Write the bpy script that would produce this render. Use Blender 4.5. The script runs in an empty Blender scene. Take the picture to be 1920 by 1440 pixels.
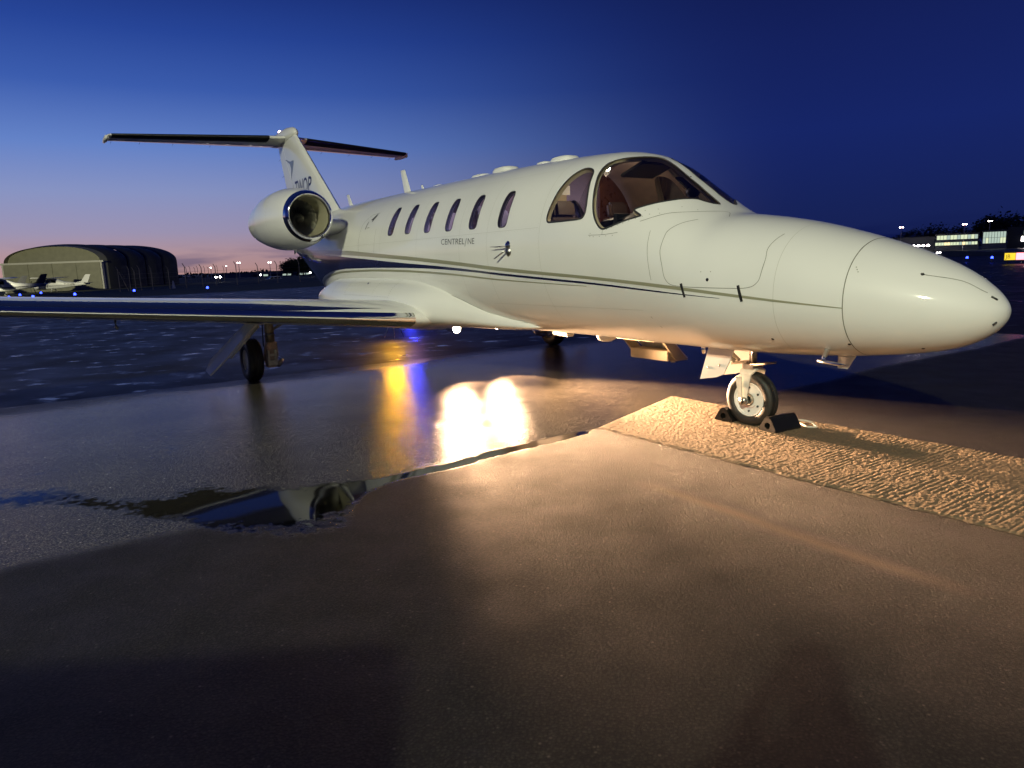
import bpy, bmesh, math, random
import numpy as np
from mathutils import Vector, Matrix
R = math.radians
rnd = random.Random(7)
nrs = np.random.RandomState(11)

# ------------------------------------------------------------------ camera
CAM_F, CAM_PITCH, CAM_ROLL, CAM_H = 1315.18, 0.1719, 0.0352, 1.41
scn = bpy.context.scene
col = scn.collection
cd = bpy.data.cameras.new('camera'); cam = bpy.data.objects.new('camera', cd); col.objects.link(cam)
cd.sensor_width = 36; cd.lens = CAM_F / 1920 * 36; cd.clip_start = 0.02; cd.clip_end = 6000
_fw = Vector((0, math.cos(CAM_PITCH), -math.sin(CAM_PITCH)))
_up = Vector((0, math.sin(CAM_PITCH), math.cos(CAM_PITCH)))
_rt = Vector((1, 0, 0))
_r = math.cos(CAM_ROLL) * _rt - math.sin(CAM_ROLL) * _up
_u = math.sin(CAM_ROLL) * _rt + math.cos(CAM_ROLL) * _up
cam.matrix_world = Matrix(((_r.x, _u.x, -_fw.x, 0), (_r.y, _u.y, -_fw.y, 0), (_r.z, _u.z, -_fw.z, CAM_H), (0, 0, 0, 1)))
scn.camera = cam

# ------------------------------------------------------------------ sky (dusk)
w = bpy.data.worlds.new('World'); scn.world = w; w.use_nodes = True
nt = w.node_tree; N = nt.nodes; L = nt.links
for n in list(N): N.remove(n)
def wn(t, **k):
    n = N.new(t)
    for a, b in k.items(): setattr(n, a, b)
    return n
def ramp(stops, fac):
    n = wn('ShaderNodeValToRGB'); e = n.color_ramp.elements
    n.color_ramp.interpolation = 'EASE' if False else 'LINEAR'
    e[0].position, e[0].color = stops[0][0], (*stops[0][1], 1)
    e[1].position, e[1].color = stops[1][0], (*stops[1][1], 1)
    for p, c in stops[2:]:
        q = e.new(p); q.color = (*c, 1)
    L.new(fac, n.inputs[0]); return n.outputs[0]
def wmath(op, a, b=None, clamp=False):
    n = wn('ShaderNodeMath', operation=op); n.use_clamp = clamp
    for i, v in enumerate((a, b)):
        if v is None: continue
        if isinstance(v, (int, float)): n.inputs[i].default_value = v
        else: L.new(v, n.inputs[i])
    return n.outputs[0]
tc = wn('ShaderNodeTexCoord'); sep = wn('ShaderNodeSeparateXYZ'); L.new(tc.outputs['Generated'], sep.inputs[0])
elev = wmath('MAXIMUM', sep.outputs['Z'], 0.0)
SUNSET_AZ = R(-46)                      # where the last light sits, left of the frame
dot = wmath('ADD', wmath('MULTIPLY', sep.outputs['X'], math.sin(SUNSET_AZ)), wmath('MULTIPLY', sep.outputs['Y'], math.cos(SUNSET_AZ)))
hl = wmath('SQRT', wmath('ADD', wmath('MULTIPLY', sep.outputs['X'], sep.outputs['X']), wmath('MULTIPLY', sep.outputs['Y'], sep.outputs['Y'])))
cosaz = wmath('DIVIDE', dot, wmath('MAXIMUM', hl, 0.001))
mr = wn('ShaderNodeMapRange', interpolation_type='SMOOTHERSTEP'); L.new(cosaz, mr.inputs[0])
mr.inputs[1].default_value = 0.34; mr.inputs[2].default_value = 1.08
glow = ramp([(0.0, (.48, .275, .255)), (0.028, (.44, .295, .335)), (0.052, (.34, .30, .45)), (0.10, (.25, .30, .55)), (0.155, (.130, .230, .58)), (0.22, (.046, .112, .43)), (0.28, (.021, .062, .32)), (0.34, (.0105, .031, .20)), (0.6, (.006, .016, .085)), (1.0, (.004, .010, .055))], elev)
base = ramp([(0.0, (.0085, .0145, .080)), (0.06, (.0082, .0165, .100)), (0.15, (.0080, .0185, .132)), (0.25, (.0070, .0150, .108)), (0.36, (.005, .0095, .070)), (1.0, (.004, .007, .045))], elev)
mx = wn('ShaderNodeMix', data_type='RGBA'); L.new(mr.outputs[0], mx.inputs['Factor']); L.new(base, mx.inputs['A']); L.new(glow, mx.inputs['B'])
# low streaks of grey-violet cloud on the horizon
mp = wn('ShaderNodeMapping'); mp.inputs['Scale'].default_value = (3.2, 3.2, 26); L.new(tc.outputs['Generated'], mp.inputs[0])
mp.inputs['Location'].default_value = (0.35, 0.1, 0.2)
no = wn('ShaderNodeTexNoise'); no.inputs['Scale'].default_value = 1.6; no.inputs['Detail'].default_value = 6; L.new(mp.outputs[0], no.inputs['Vector'])
cm = wn('ShaderNodeMapRange'); L.new(no.outputs['Fac'], cm.inputs[0]); cm.inputs[1].default_value = .47; cm.inputs[2].default_value = .60
fade = wn('ShaderNodeMapRange', interpolation_type='SMOOTHSTEP'); L.new(elev, fade.inputs[0]); fade.inputs[1].default_value = .045; fade.inputs[2].default_value = .012
cloudf = wmath('MULTIPLY', wmath('MULTIPLY', cm.outputs[0], fade.outputs[0]), 0.85)
cl = wn('ShaderNodeMix', data_type='RGBA'); cl.inputs['B'].default_value = (.075, .080, .20, 1)
cl2 = wn('ShaderNodeMix', data_type='RGBA', blend_type='MULTIPLY'); cl2.inputs['Factor'].default_value = 1; L.new(mx.outputs['Result'], cl2.inputs['A']); cl2.inputs['B'].default_value = (.40, .48, .72, 1)
L.new(cloudf, cl.inputs['Factor']); L.new(mx.outputs['Result'], cl.inputs['A']); L.new(cl2.outputs['Result'], cl.inputs['B'])
bg = wn('ShaderNodeBackground'); L.new(cl.outputs['Result'], bg.inputs[0]); bg.inputs[1].default_value = 1.0
wo = wn('ShaderNodeOutputWorld'); L.new(bg.outputs[0], wo.inputs[0])
scn.view_settings.view_transform = 'Standard'; scn.view_settings.look = 'None'
scn.view_settings.exposure = 0; scn.view_settings.gamma = 1
try: scn.view_settings.use_curve_mapping = False
except Exception: pass
scn.render.engine = 'CYCLES'
try:
    scn.cycles.max_bounces = 8; scn.cycles.sample_clamp_indirect = 4
except Exception: pass

# ------------------------------------------------------------------ helpers
def empty(name, loc=(0, 0, 0), rz=0, parent=None):
    o = bpy.data.objects.new(name, None); col.objects.link(o); o.location = loc; o.rotation_euler = (0, 0, rz)
    o.empty_display_size = .2
    if parent: o.parent = parent
    return o
def tag(o, label, cat, group=None):
    o['label'] = label; o['category'] = cat
    if group: o['group'] = group
    return o
def link(name, me, mat, parent=None, smooth=True):
    o = bpy.data.objects.new(name, me); col.objects.link(o)
    if mat is not None:
        for m in (mat if isinstance(mat, (list, tuple)) else [mat]): me.materials.append(m)
    if parent: o.parent = parent
    if smooth: me.polygons.foreach_set('use_smooth', [True] * len(me.polygons))
    return o
class MB:
    """collects verts / faces of one mesh"""
    def __init__(s): s.v = []; s.f = []
    def add(s, v, f):
        k = len(s.v); s.v += [tuple(map(float, q)) for q in v]; s.f += [tuple(i + k for i in q) for q in f]; return s
    def box(s, c, d, rot=None, taper=1.0):
        vs = []
        for z in (-.5, .5):
            t = taper if z > 0 else 1
            for x, y in ((-.5, -.5), (.5, -.5), (.5, .5), (-.5, .5)):
                p = Vector((x * d[0] * t, y * d[1] * t, z * d[2]))
                if rot is not None: p = rot @ p
                vs.append(p + Vector(c))
        return s.add(vs, [(3, 2, 1, 0), (4, 5, 6, 7), (0, 1, 5, 4), (1, 2, 6, 5), (2, 3, 7, 6), (3, 0, 4, 7)])
    def tube(s, pts, rad, n=12, cap=True):
        pts = [Vector(p) for p in pts]; rad = rad if isinstance(rad, (list, tuple)) else [rad] * len(pts)
        vs = []; fs = []
        for i, p in enumerate(pts):
            d = (pts[min(i + 1, len(pts) - 1)] - pts[max(i - 1, 0)]).normalized()
            a = Vector((0, 0, 1)) if abs(d.z) < .9 else Vector((1, 0, 0))
            u = d.cross(a).normalized(); q = d.cross(u)
            for k in range(n):
                t = 2 * math.pi * k / n; vs.append(p + rad[i] * (math.cos(t) * u + math.sin(t) * q))
        for i in range(len(pts) - 1):
            for k in range(n): fs.append((i * n + k, i * n + (k + 1) % n, (i + 1) * n + (k + 1) % n, (i + 1) * n + k))
        if cap: fs += [tuple(range(n))[::-1], tuple((len(pts) - 1) * n + k for k in range(n))]
        return s.add(vs, fs)
    def lathe(s, prof, c, axis='y', n=40, close=False):
        """prof: (along axis, radius) list"""
        vs = []; fs = []; m = len(prof)
        for a, r in prof:
            for k in range(n):
                t = 2 * math.pi * k / n; p, q = r * math.cos(t), r * math.sin(t)
                vs.append((c[0] + (a if axis == 'x' else p), c[1] + (a if axis == 'y' else (p if axis == 'x' else q)), c[2] + (a if axis == 'z' else q)))
        for i in range(m if close else m - 1):
            j = (i + 1) % m
            for k in range(n): fs.append((i * n + k, i * n + (k + 1) % n, j * n + (k + 1) % n, j * n + k))
        return s.add(vs, fs)
    def prism(s, poly, off):
        n = len(poly); o = Vector(off)
        return s.add([Vector(p) for p in poly] + [Vector(p) + o for p in poly], [tuple(range(n))[::-1], tuple(range(n, 2 * n))] + [(i, (i + 1) % n, n + (i + 1) % n, n + i) for i in range(n)])
    def grid(s, P, flip=False):
        P = np.asarray(P); a, b = P.shape[:2]
        f = []
        for i in range(a - 1):
            for j in range(b - 1):
                q = (i * b + j, (i + 1) * b + j, (i + 1) * b + j + 1, i * b + j + 1)
                f.append(q[::-1] if flip else q)
        return s.add(P.reshape(-1, 3), f)
    def mirror(s):
        m = MB(); m.v = [(x, -y, z) for x, y, z in s.v]; m.f = [f[::-1] for f in s.f]; return m
    def mesh(s, name, normals=True):
        me = bpy.data.meshes.new(name); me.from_pydata(s.v, [], s.f)
        if normals:
            bm = bmesh.new(); bm.from_mesh(me); bmesh.ops.recalc_face_normals(bm, faces=bm.faces); bm.to_mesh(me); bm.free()
        me.update(); return me
    def build(s, name, mat, parent=None, smooth=False, bevel=0, auto=None):
        me = s.mesh(name)
        if bevel:
            bm = bmesh.new(); bm.from_mesh(me)
            es = [e for e in bm.edges if e.is_manifold and e.calc_face_angle(0) > .5]
            bmesh.ops.bevel(bm, geom=es, offset=bevel, segments=2, affect='EDGES', clamp_overlap=True)
            bm.to_mesh(me); bm.free(); smooth = True; auto = auto or 40
        o = link(name, me, mat, parent, smooth)
        if auto: sharp(me, auto)
        return o
def sharp(me, deg):
    bm = bmesh.new(); bm.from_mesh(me); c = R(deg)
    for e in bm.edges: e.smooth = not (e.is_manifold and e.calc_face_angle(0) > c)
    bm.to_mesh(me); bm.free()
def pchip(xs, ys, x):
    xs = np.asarray(xs, float); ys = np.asarray(ys, float)
    h = np.diff(xs); d = np.diff(ys) / h; n = len(xs); m = np.zeros(n)
    for i in range(1, n - 1):
        if d[i - 1] * d[i] > 0:
            w1 = 2 * h[i] + h[i - 1]; w2 = h[i] + 2 * h[i - 1]; m[i] = (w1 + w2) / (w1 / d[i - 1] + w2 / d[i])
    m[0] = d[0]; m[-1] = d[-1]
    x = np.clip(np.asarray(x, float), xs[0], xs[-1]); i = np.clip(np.searchsorted(xs, x, side='right') - 1, 0, n - 2)
    t = (x - xs[i]) / h[i]
    return (2 * t**3 - 3 * t**2 + 1) * ys[i] + (t**3 - 2 * t**2 + t) * h[i] * m[i] + (-2 * t**3 + 3 * t**2) * ys[i + 1] + (t**3 - t**2) * h[i] * m[i + 1]
def vnoise(x, y, seed=0):
    """smooth value noise on arrays, 0..1"""
    T = np.random.RandomState(seed).rand(256, 256)
    xi = np.floor(x).astype(int); yi = np.floor(y).astype(int); fx = x - xi; fy = y - yi
    fx = fx * fx * (3 - 2 * fx); fy = fy * fy * (3 - 2 * fy)
    a = T[xi % 256, yi % 256]; b = T[(xi + 1) % 256, yi % 256]; c = T[xi % 256, (yi + 1) % 256]; d = T[(xi + 1) % 256, (yi + 1) % 256]
    return (a * (1 - fx) + b * fx) * (1 - fy) + (c * (1 - fx) + d * fx) * fy
def fbm(x, y, seed=0, o=4):
    s = 0; a = .5; t = 0
    for k in range(o): s = s + a * vnoise(x * 2**k + 17 * k, y * 2**k + 5 * k, seed + k); t += a; a *= .5
    return s / t
def sstep(x, a, b):
    t = np.clip((x - a) / (b - a), 0, 1); return t * t * (3 - 2 * t)

# ------------------------------------------------------------------ materials
def mat(name, colr, rough=.5, metal=0.0, var=0.0, vscale=8.0, coat=0.0, bump=0.0, bscale=60.0, emis=None, estr=0.0, spec=.5):
    m = bpy.data.materials.new(name); m.use_nodes = True; t = m.node_tree; b = t.nodes['Principled BSDF']
    b.inputs['Base Color'].default_value = (*colr, 1); b.inputs['Roughness'].default_value = rough; b.inputs['Metallic'].default_value = metal
    b.inputs['Coat Weight'].default_value = coat; b.inputs['Coat Roughness'].default_value = .06; b.inputs['Specular IOR Level'].default_value = spec
    if emis is not None:
        b.inputs['Emission Color'].default_value = (*emis, 1); b.inputs['Emission Strength'].default_value = estr
    c = t.nodes.new('ShaderNodeTexCoord')
    if var:
        n = t.nodes.new('ShaderNodeTexNoise'); n.inputs['Scale'].default_value = vscale; n.inputs['Detail'].default_value = 6; t.links.new(c.outputs['Object'], n.inputs['Vector'])
        r = t.nodes.new('ShaderNodeMapRange'); t.links.new(n.outputs['Fac'], r.inputs[0]); r.inputs[1].default_value = .25; r.inputs[2].default_value = .75; r.inputs[3].default_value = 1 - var; r.inputs[4].default_value = 1 + var * .5
        x = t.nodes.new('ShaderNodeMix'); x.data_type = 'RGBA'; x.blend_type = 'MULTIPLY'; x.inputs['Factor'].default_value = 1; x.inputs['A'].default_value = (*colr, 1)
        t.links.new(r.outputs[0], x.inputs['B']); t.links.new(x.outputs['Result'], b.inputs['Base Color'])
        rr = t.nodes.new('ShaderNodeMapRange'); t.links.new(n.outputs['Fac'], rr.inputs[0]); rr.inputs[1].default_value = .3; rr.inputs[2].default_value = .7; rr.inputs[3].default_value = rough * .8; rr.inputs[4].default_value = min(1, rough * 1.25)
        t.links.new(rr.outputs[0], b.inputs['Roughness'])
    if bump:
        n = t.nodes.new('ShaderNodeTexNoise'); n.inputs['Scale'].default_value = bscale; n.inputs['Detail'].default_value = 4; t.links.new(c.outputs['Object'], n.inputs['Vector'])
        u = t.nodes.new('ShaderNodeBump'); u.inputs['Strength'].default_value = 1; u.inputs['Distance'].default_value = bump; t.links.new(n.outputs['Fac'], u.inputs['Height']); t.links.new(u.outputs[0], b.inputs['Normal'])
    return m
def glass(name, tint, refl_rough=.02, ior=1.5):
    m = bpy.data.materials.new(name); m.use_nodes = True; t = m.node_tree; t.nodes.clear()
    o = t.nodes.new('ShaderNodeOutputMaterial'); tr = t.nodes.new('ShaderNodeBsdfTransparent'); tr.inputs[0].default_value = (*tint, 1)
    g = t.nodes.new('ShaderNodeBsdfGlossy'); g.inputs['Roughness'].default_value = refl_rough; f = t.nodes.new('ShaderNodeFresnel'); f.inputs[0].default_value = ior
    mm = t.nodes.new('ShaderNodeMixShader'); t.links.new(f.outputs[0], mm.inputs[0]); t.links.new(tr.outputs[0], mm.inputs[1]); t.links.new(g.outputs[0], mm.inputs[2]); t.links.new(mm.outputs[0], o.inputs[0])
    return m
M = {}
M['white'] = mat('aircraft_white', (.80, .80, .76), .5, var=.045, vscale=1.1, coat=.85, spec=.35)
M['navy'] = mat('navy_paint', (.010, .014, .055), .22, coat=.7, var=.05)
M['olive'] = mat('gold_grey_paint', (.30, .30, .20), .28, coat=.5)
M['seam'] = mat('panel_gap', (.16, .16, .125), .6)
M['hair_seam'] = mat('skin_lap', (.50, .50, .44), .5)
M['rivet'] = mat('rivet_grey', (.28, .28, .22), .45)
M['chrome'] = mat('polished_metal', (.86, .86, .86), .07, 1.0, var=.02, vscale=5)
M['steel'] = mat('worn_steel', (.45, .45, .43), .32, 1.0, var=.2, vscale=30)
M['gearpaint'] = mat('gear_paint', (.62, .62, .55), .38, var=.2, vscale=22)
M['dirtygear'] = mat('dirty_gear', (.36, .31, .25), .42, .4, var=.45, vscale=26)
M['rubber'] = mat('tyre_rubber', (.018, .018, .016), .55, var=.3, vscale=14, bump=.0008, bscale=70)
M['boot'] = mat('deice_boot', (.008, .008, .009), .42, var=.2)
M['black'] = mat('matt_black', (.014, .014, .014), .5)
M['seal'] = mat('window_seal', (.03, .03, .03), .5)
M['tan'] = mat('tan_trim', (.50, .42, .28), .6, var=.1)
M['inner'] = mat('cabin_lining', (.26, .185, .14), .75, var=.2, vscale=12)
M['leather'] = mat('cream_leather', (.42, .36, .28), .5, var=.12, vscale=20)
M['wood'] = mat('walnut_veneer', (.12, .045, .018), .3, var=.4, vscale=16, coat=.4)
M['duct'] = mat('inlet_duct', (.42, .40, .28), .4, .3, var=.1)
M['fan'] = mat('fan_blade', (.42, .42, .42), .38, .85, var=.2, vscale=40)
M['chock'] = mat('black_rubber_chock', (.007, .007, .0065), .45, var=.4, vscale=18, bump=.001, bscale=60)
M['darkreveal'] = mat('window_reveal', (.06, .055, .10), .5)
M['darkleather'] = mat('brown_leather', (.10, .07, .055), .5, var=.2, vscale=20)
M['winglass'] = glass('cabin_window_glass', (.62, .60, .66))
M['wsglass'] = glass('windshield_glass', (.80, .82, .84), ior=1.6)
M['lightglass'] = glass('lens_glass', (.95, .95, .92))
M['lamp'] = mat('landing_lamp', (1, 1, 1), .3, emis=(1, .80, .55), estr=60)
M['amber'] = mat('amber_lamp', (1, .5, .05), .3, emis=(1, .46, .01), estr=420)
M['bluelamp'] = mat('blue_lamp', (.1, .1, 1), .3, emis=(.03, .06, 1), estr=9)
M['bluelamp_near'] = mat('blue_lamp_near', (.1, .1, 1), .3, emis=(.04, .05, 1), estr=120)
M['bulb'] = mat('cockpit_bulb', (1, 1, 1), .3, emis=(1, .88, .66), estr=45)
M['beacon'] = mat('tail_beacon', (1, .5, .4), .3, emis=(1, .72, .62), estr=8)
M['rope'] = mat('white_rope', (.62, .58, .5), .8, var=.2, vscale=80)
# ------------------------------------------------------------------ ground
PSI = -0.9662
FWD = Vector((math.cos(PSI), math.sin(PSI), 0)); RIGHT = Vector((math.sin(PSI), -math.cos(PSI), 0))
NOSE = Vector((1.9898, 5.6867, 0)) + FWD * 1.7898           # ground point under the nose tip
def AC(x, y, z=0.0):                                        # jet frame (x aft of nose, y to its right wing) to the world
    return NOSE - FWD * x + RIGHT * y + Vector((0, 0, z))
JET_RZ = PSI + math.pi
def gz(x, y):
    """height of the airfield: the apron is level, the field beyond falls away to the left and rises to the right"""
    d = np.hypot(x, y)
    return 0.0098 * np.clip(x, -220, 0) * sstep(d, 22, 75)
def az(u, d):                                               # ground point at distance d in the direction of picture column u
    v = 492 - (u - 960) * .0352
    k = _fw + (u - 960) / CAM_F * _r - (v - 720) / CAM_F * _u
    k = Vector((k.x, k.y, 0)).normalized() * d
    return Vector((k.x, k.y, float(gz(k.x, k.y))))

def asphalt(name, has_attr):
    m = bpy.data.materials.new(name); m.use_nodes = True; t = m.node_tree; n_ = t.nodes.new; l = t.links.new; b = t.nodes['Principled BSDF']
    tc = n_('ShaderNodeTexCoord'); P = tc.outputs['Object']
    def noise(sc, det=3, vec=P, rough=.5):
        n = n_('ShaderNodeTexNoise'); n.inputs['Scale'].default_value = sc; n.inputs['Detail'].default_value = det; n.inputs['Roughness'].default_value = rough; l(vec, n.inputs['Vector']); return n.outputs['Fac']
    def mr(v, a, b_, c, d, sm=False):
        n = n_('ShaderNodeMapRange'); n.interpolation_type = 'SMOOTHSTEP' if sm else 'LINEAR'; l(v, n.inputs[0])
        for i, q in enumerate((a, b_, c, d)):
            if isinstance(q, (int, float)): n.inputs[i + 1].default_value = q
            else: l(q, n.inputs[i + 1])
        return n.outputs[0]
    def ma(op, a, b_=None):
        n = n_('ShaderNodeMath'); n.operation = op
        for i, q in enumerate((a, b_)):
            if q is None: continue
            if isinstance(q, (int, float)): n.inputs[i].default_value = q
            else: l(q, n.inputs[i])
        return n.outputs[0]
    def at(nm):
        n = n_('ShaderNodeAttribute'); n.attribute_name = nm; return n.outputs['Fac']
    # stones
    vo = n_('ShaderNodeTexVoronoi'); vo.inputs['Scale'].default_value = 88; vo.inputs['Randomness'].default_value = 1.0; l(P, vo.inputs['Vector'])
    fine = noise(330, 2); mid = noise(34, 4); big = noise(1.1, 5)
    if has_attr:
        water = at('water'); coarse = at('coarse'); wm = mr(ma('ADD', water, ma('ADD', ma('MULTIPLY', ma('SUBTRACT', noise(16, 6, P, .65), .5), .8), ma('MULTIPLY', ma('SUBTRACT', noise(3.1, 5, P, .6), .5), 1.0))), .40, .70, 0, 1, True)
    else:
        mp = n_('ShaderNodeMapping'); mp.inputs['Scale'].default_value = (1.0, 1.3, 1); l(P, mp.inputs[0])
        s1 = noise(1.9, 7, mp.outputs[0], .62)
        wm = mr(s1, .54, .70, 0, .9, True); coarse = None
    # colour
    cr = n_('ShaderNodeValToRGB'); l(vo.outputs['Color'], cr.inputs[0]); e = cr.color_ramp.elements
    e[0].position = .0; e[0].color = (.005, .0048, .0042, 1); e[1].position = 1; e[1].color = (.030, .026, .020, 1)
    q = e.new(.90); q.color = (.020, .0175, .0135, 1); q = e.new(.975); q.color = (.085, .076, .062, 1)
    mixc = n_('ShaderNodeMix'); mixc.data_type = 'RGBA'; mixc.blend_type = 'MULTIPLY'; mixc.inputs['Factor'].default_value = 1
    l(cr.outputs[0], mixc.inputs['A']); l(ma('MULTIPLY', mr(big, .3, .7, .65, 1.15), mr(vo.outputs['Distance'], .22, .62, 1.25, .22)), mixc.inputs['B'])
    pit = n_('ShaderNodeMix'); pit.data_type = 'RGBA'; l(mr(ma('MULTIPLY', mr(noise(58, 4, P, .6), .56, .66, 0, 1, True), mr(noise(5.5, 4), .45, .62, 0, 1, True)), 0, 1, 0, .85), pit.inputs['Factor']); l(mixc.outputs['Result'], pit.inputs['A']); pit.inputs['B'].default_value = (.003, .003, .003, 1)
    mixw = n_('ShaderNodeMix'); mixw.data_type = 'RGBA'; l(ma('MULTIPLY', wm, .6), mixw.inputs['Factor']); l(pit.outputs['Result'], mixw.inputs['A']); mixw.inputs['B'].default_value = (.010, .010, .010, 1)
    l(mixw.outputs['Result'], b.inputs['Base Color'])
    if has_attr:
        lift = n_('ShaderNodeMix'); lift.data_type = 'RGBA'; lift.blend_type = 'MULTIPLY'; lift.inputs['Factor'].default_value = 1; l(mixw.outputs['Result'], lift.inputs['A']); l(ma('MULTIPLY', mr(coarse, 0, 1, 9.0, 2.1), mr(wm, 0, 1, 1, .12)), lift.inputs['B']); mixw = lift
        sealed_sheen = at('sealed_sheen'); mixs = n_('ShaderNodeMix'); mixs.data_type = 'RGBA'; l(sealed_sheen, mixs.inputs['Factor']); l(mixw.outputs['Result'], mixs.inputs['A']); mixs.inputs['B'].default_value = (.20, .135, .095, 1); l(mixs.outputs['Result'], b.inputs['Base Color'])  # light reflected by the smooth streak, mixed in as a paler colour
    # gloss: damp film, standing water in the hollows
    if has_attr:
        rd = ma('ADD', mr(coarse, 0, 1, .15, .50), ma('MULTIPLY', ma('SUBTRACT', noise(3.2, 5), .5), mr(coarse, 0, 1, .16, .30)))
    else:
        rd = mr(noise(.8, 4), .3, .7, .42, .62)
    rgh = n_('ShaderNodeMix'); l(wm, rgh.inputs['Factor']); l(rd, rgh.inputs['A']); rgh.inputs['B'].default_value = .035 if has_attr else .10
    l(rgh.outputs['Result'], b.inputs['Roughness'])
    b.inputs['Specular IOR Level'].default_value = .5
    if has_attr: l(mr(coarse, 0, 1, .32, .52), b.inputs['Specular IOR Level'])
    b.inputs['IOR'].default_value = 1.36
    hgt = ma('ADD', ma('MULTIPLY', vo.outputs['Distance'], -.45), ma('ADD', ma('MULTIPLY', noise(72, 10, P, .85), 1.25), ma('MULTIPLY', fine, .35)))
    bu = n_('ShaderNodeBump'); l(hgt, bu.inputs['Height'])
    keep = ma('SUBTRACT', 1.0, wm)
    if has_attr: keep = ma('MULTIPLY', keep, mr(sealed_sheen, 0, 1, 1, .6))
    bd = ma('MULTIPLY', keep, mr(coarse, 0, 1, .0014, .0078) if has_attr else .0020)
    l(bd, bu.inputs['Distance']); bu.inputs['Strength'].default_value = 1
    l(bu.outputs[0], b.inputs['Normal'])
    return m
# apron and airfield: one sheet out to the horizon, apron hollow for the near patch left 4 mm lower
rings = [0, 4, 8, 12, 16, 20, 25, 30, 38, 48, 60, 75, 95, 120, 160, 220, 300, 420, 600, 900, 1500, 2600, 4200]
NA = 96; V = []; Fc = []
for r_ in rings:
    for k in range(NA):
        a = 2 * math.pi * k / NA; x, y = r_ * math.sin(a), r_ * math.cos(a); V.append((x, y, float(gz(x, y))))
for i in range(len(rings) - 1):
    for k in range(NA): Fc.append((i * NA + k, (i + 1) * NA + k, (i + 1) * NA + (k + 1) % NA, i * NA + (k + 1) % NA))
g_ = MB().add(V, Fc); me = g_.mesh('airfield_ground'); M['far_asphalt'] = asphalt('apron_asphalt', False)
apron = link('airfield_ground', me, M['far_asphalt']); apron['kind'] = 'structure'; apron['label'] = 'dark wet asphalt of the airfield reaching to the horizon'

# near apron, a fine sheet 4 mm above it: wet smooth lane between two paving joints, coarse asphalt in front
nx, ny = 330, 400
gx = np.linspace(-5.4, 7.8, nx); gy = np.linspace(-8, 8, ny); XX, YY = np.meshgrid(gx, gy, indexing='ij')
edge = 2.52 + .10 * (fbm(YY * 1.3, XX * 0 + 3, 3) - .5) * 2 - .12 * sstep(YY, 2.6, 4.2) 
coarse = 1 - sstep(XX, edge - .10, edge + .10)
coarse = np.maximum(coarse, .75 * sstep(XX + .5 * (fbm(XX * 1.2, YY * .8, 91, 4) - .5), 6.9, 7.8))
# pool along the joint, running left from the concrete strip
cx_ = pchip([1.0, 1.6, 2.1, 2.5, 2.87, 3.2, 3.5, 3.75, 4.05, 4.4, 4.85, 5.13, 6.2, 8.0], [2.57, 2.54, 2.52, 2.46, 2.46, 2.44, 2.36, 2.44, 2.69, 3.0, 3.6, 3.8, 4.6, 5.4], YY)
hw = pchip([.9, 1.1, 1.6, 2.1, 2.5, 2.87, 3.2, 3.5, 3.75, 4.05, 4.4, 4.85, 5.13, 6.2, 8.0], [.03, .06, .07, .07, .08, .07, .14, .34, .42, .42, .26, .26, .28, .28, .3], YY)
dist = np.where(XX > cx_, (XX - cx_) / hw, (cx_ - XX) / (hw + .12 * sstep(YY, 3.0, 4.0)))
water = np.clip(1.18 - .64 * dist, 0, 1) * (1 - .38 * sstep(YY, 4.0, 4.5)) * sstep(YY, .95, 1.3)
# smooth sealed streak, its sheen put into the colour; small puddles in the lane
st = np.exp(-((YY - 1.80 + .02 * (XX - .5) + .05 * (fbm(XX * 1.5, YY * 0, 78, 3) - .5)) / .055)**2) * sstep(XX, -.7, -.2) * (1 - sstep(XX, .9, 1.4))
pn = fbm(XX * .9 + 4, YY * .45 + 9, 21, 4)
lane = sstep(pn, .60, .74) * .34 * sstep(XX, 2.9, 3.4)
sealed_sheen_ = st * (.5 + fbm(XX * 3, YY * 6, 77, 4)); water = np.maximum(water, lane)
zz = .004 + .0015 * (fbm(XX * 2, YY * 2, 31, 3) - .5) - .004 * np.clip(water, 0, 1) * .3
pts = np.zeros((nx, ny, 3))
for a in range(3): pts[..., a] = NOSE[a] - FWD[a] * XX + RIGHT[a] * YY
pts[..., 2] = np.maximum(zz, .003)
idx = np.arange(nx * ny).reshape(nx, ny)
fq = np.stack([idx[:-1, :-1], idx[:-1, 1:], idx[1:, 1:], idx[1:, :-1]], -1).reshape(-1, 4)
def npmesh(name, P, F):
    me = bpy.data.meshes.new(name); P = np.asarray(P, np.float32).reshape(-1, 3); F = np.asarray(F, np.int32)
    me.vertices.add(len(P)); me.vertices.foreach_set('co', P.ravel()); me.loops.add(F.size); me.loops.foreach_set('vertex_index', F.ravel())
    me.polygons.add(len(F)); me.polygons.foreach_set('loop_start', np.arange(0, F.size, F.shape[1], dtype=np.int32))
    try: me.polygons.foreach_set('loop_total', np.full(len(F), F.shape[1], np.int32))
    except Exception: pass
    me.update(calc_edges=True); me.validate(); return me
me = npmesh('apron_paving', pts, fq[:, ::-1])
if me.polygons[0].normal.z < 0: me.flip_normals()
for nm, arr in (('water', water), ('coarse', coarse), ('sealed_sheen', sealed_sheen_)):
    a = me.attributes.new(nm, 'FLOAT', 'POINT'); a.data.foreach_set('value', arr.astype(np.float32).ravel())
M['near_asphalt'] = asphalt('wet_apron_asphalt', True)
o = link('apron_paving', me, M['near_asphalt']); o['kind'] = 'structure'; o['label'] = 'wet brown-black apron asphalt with a pool of standing water'

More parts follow.
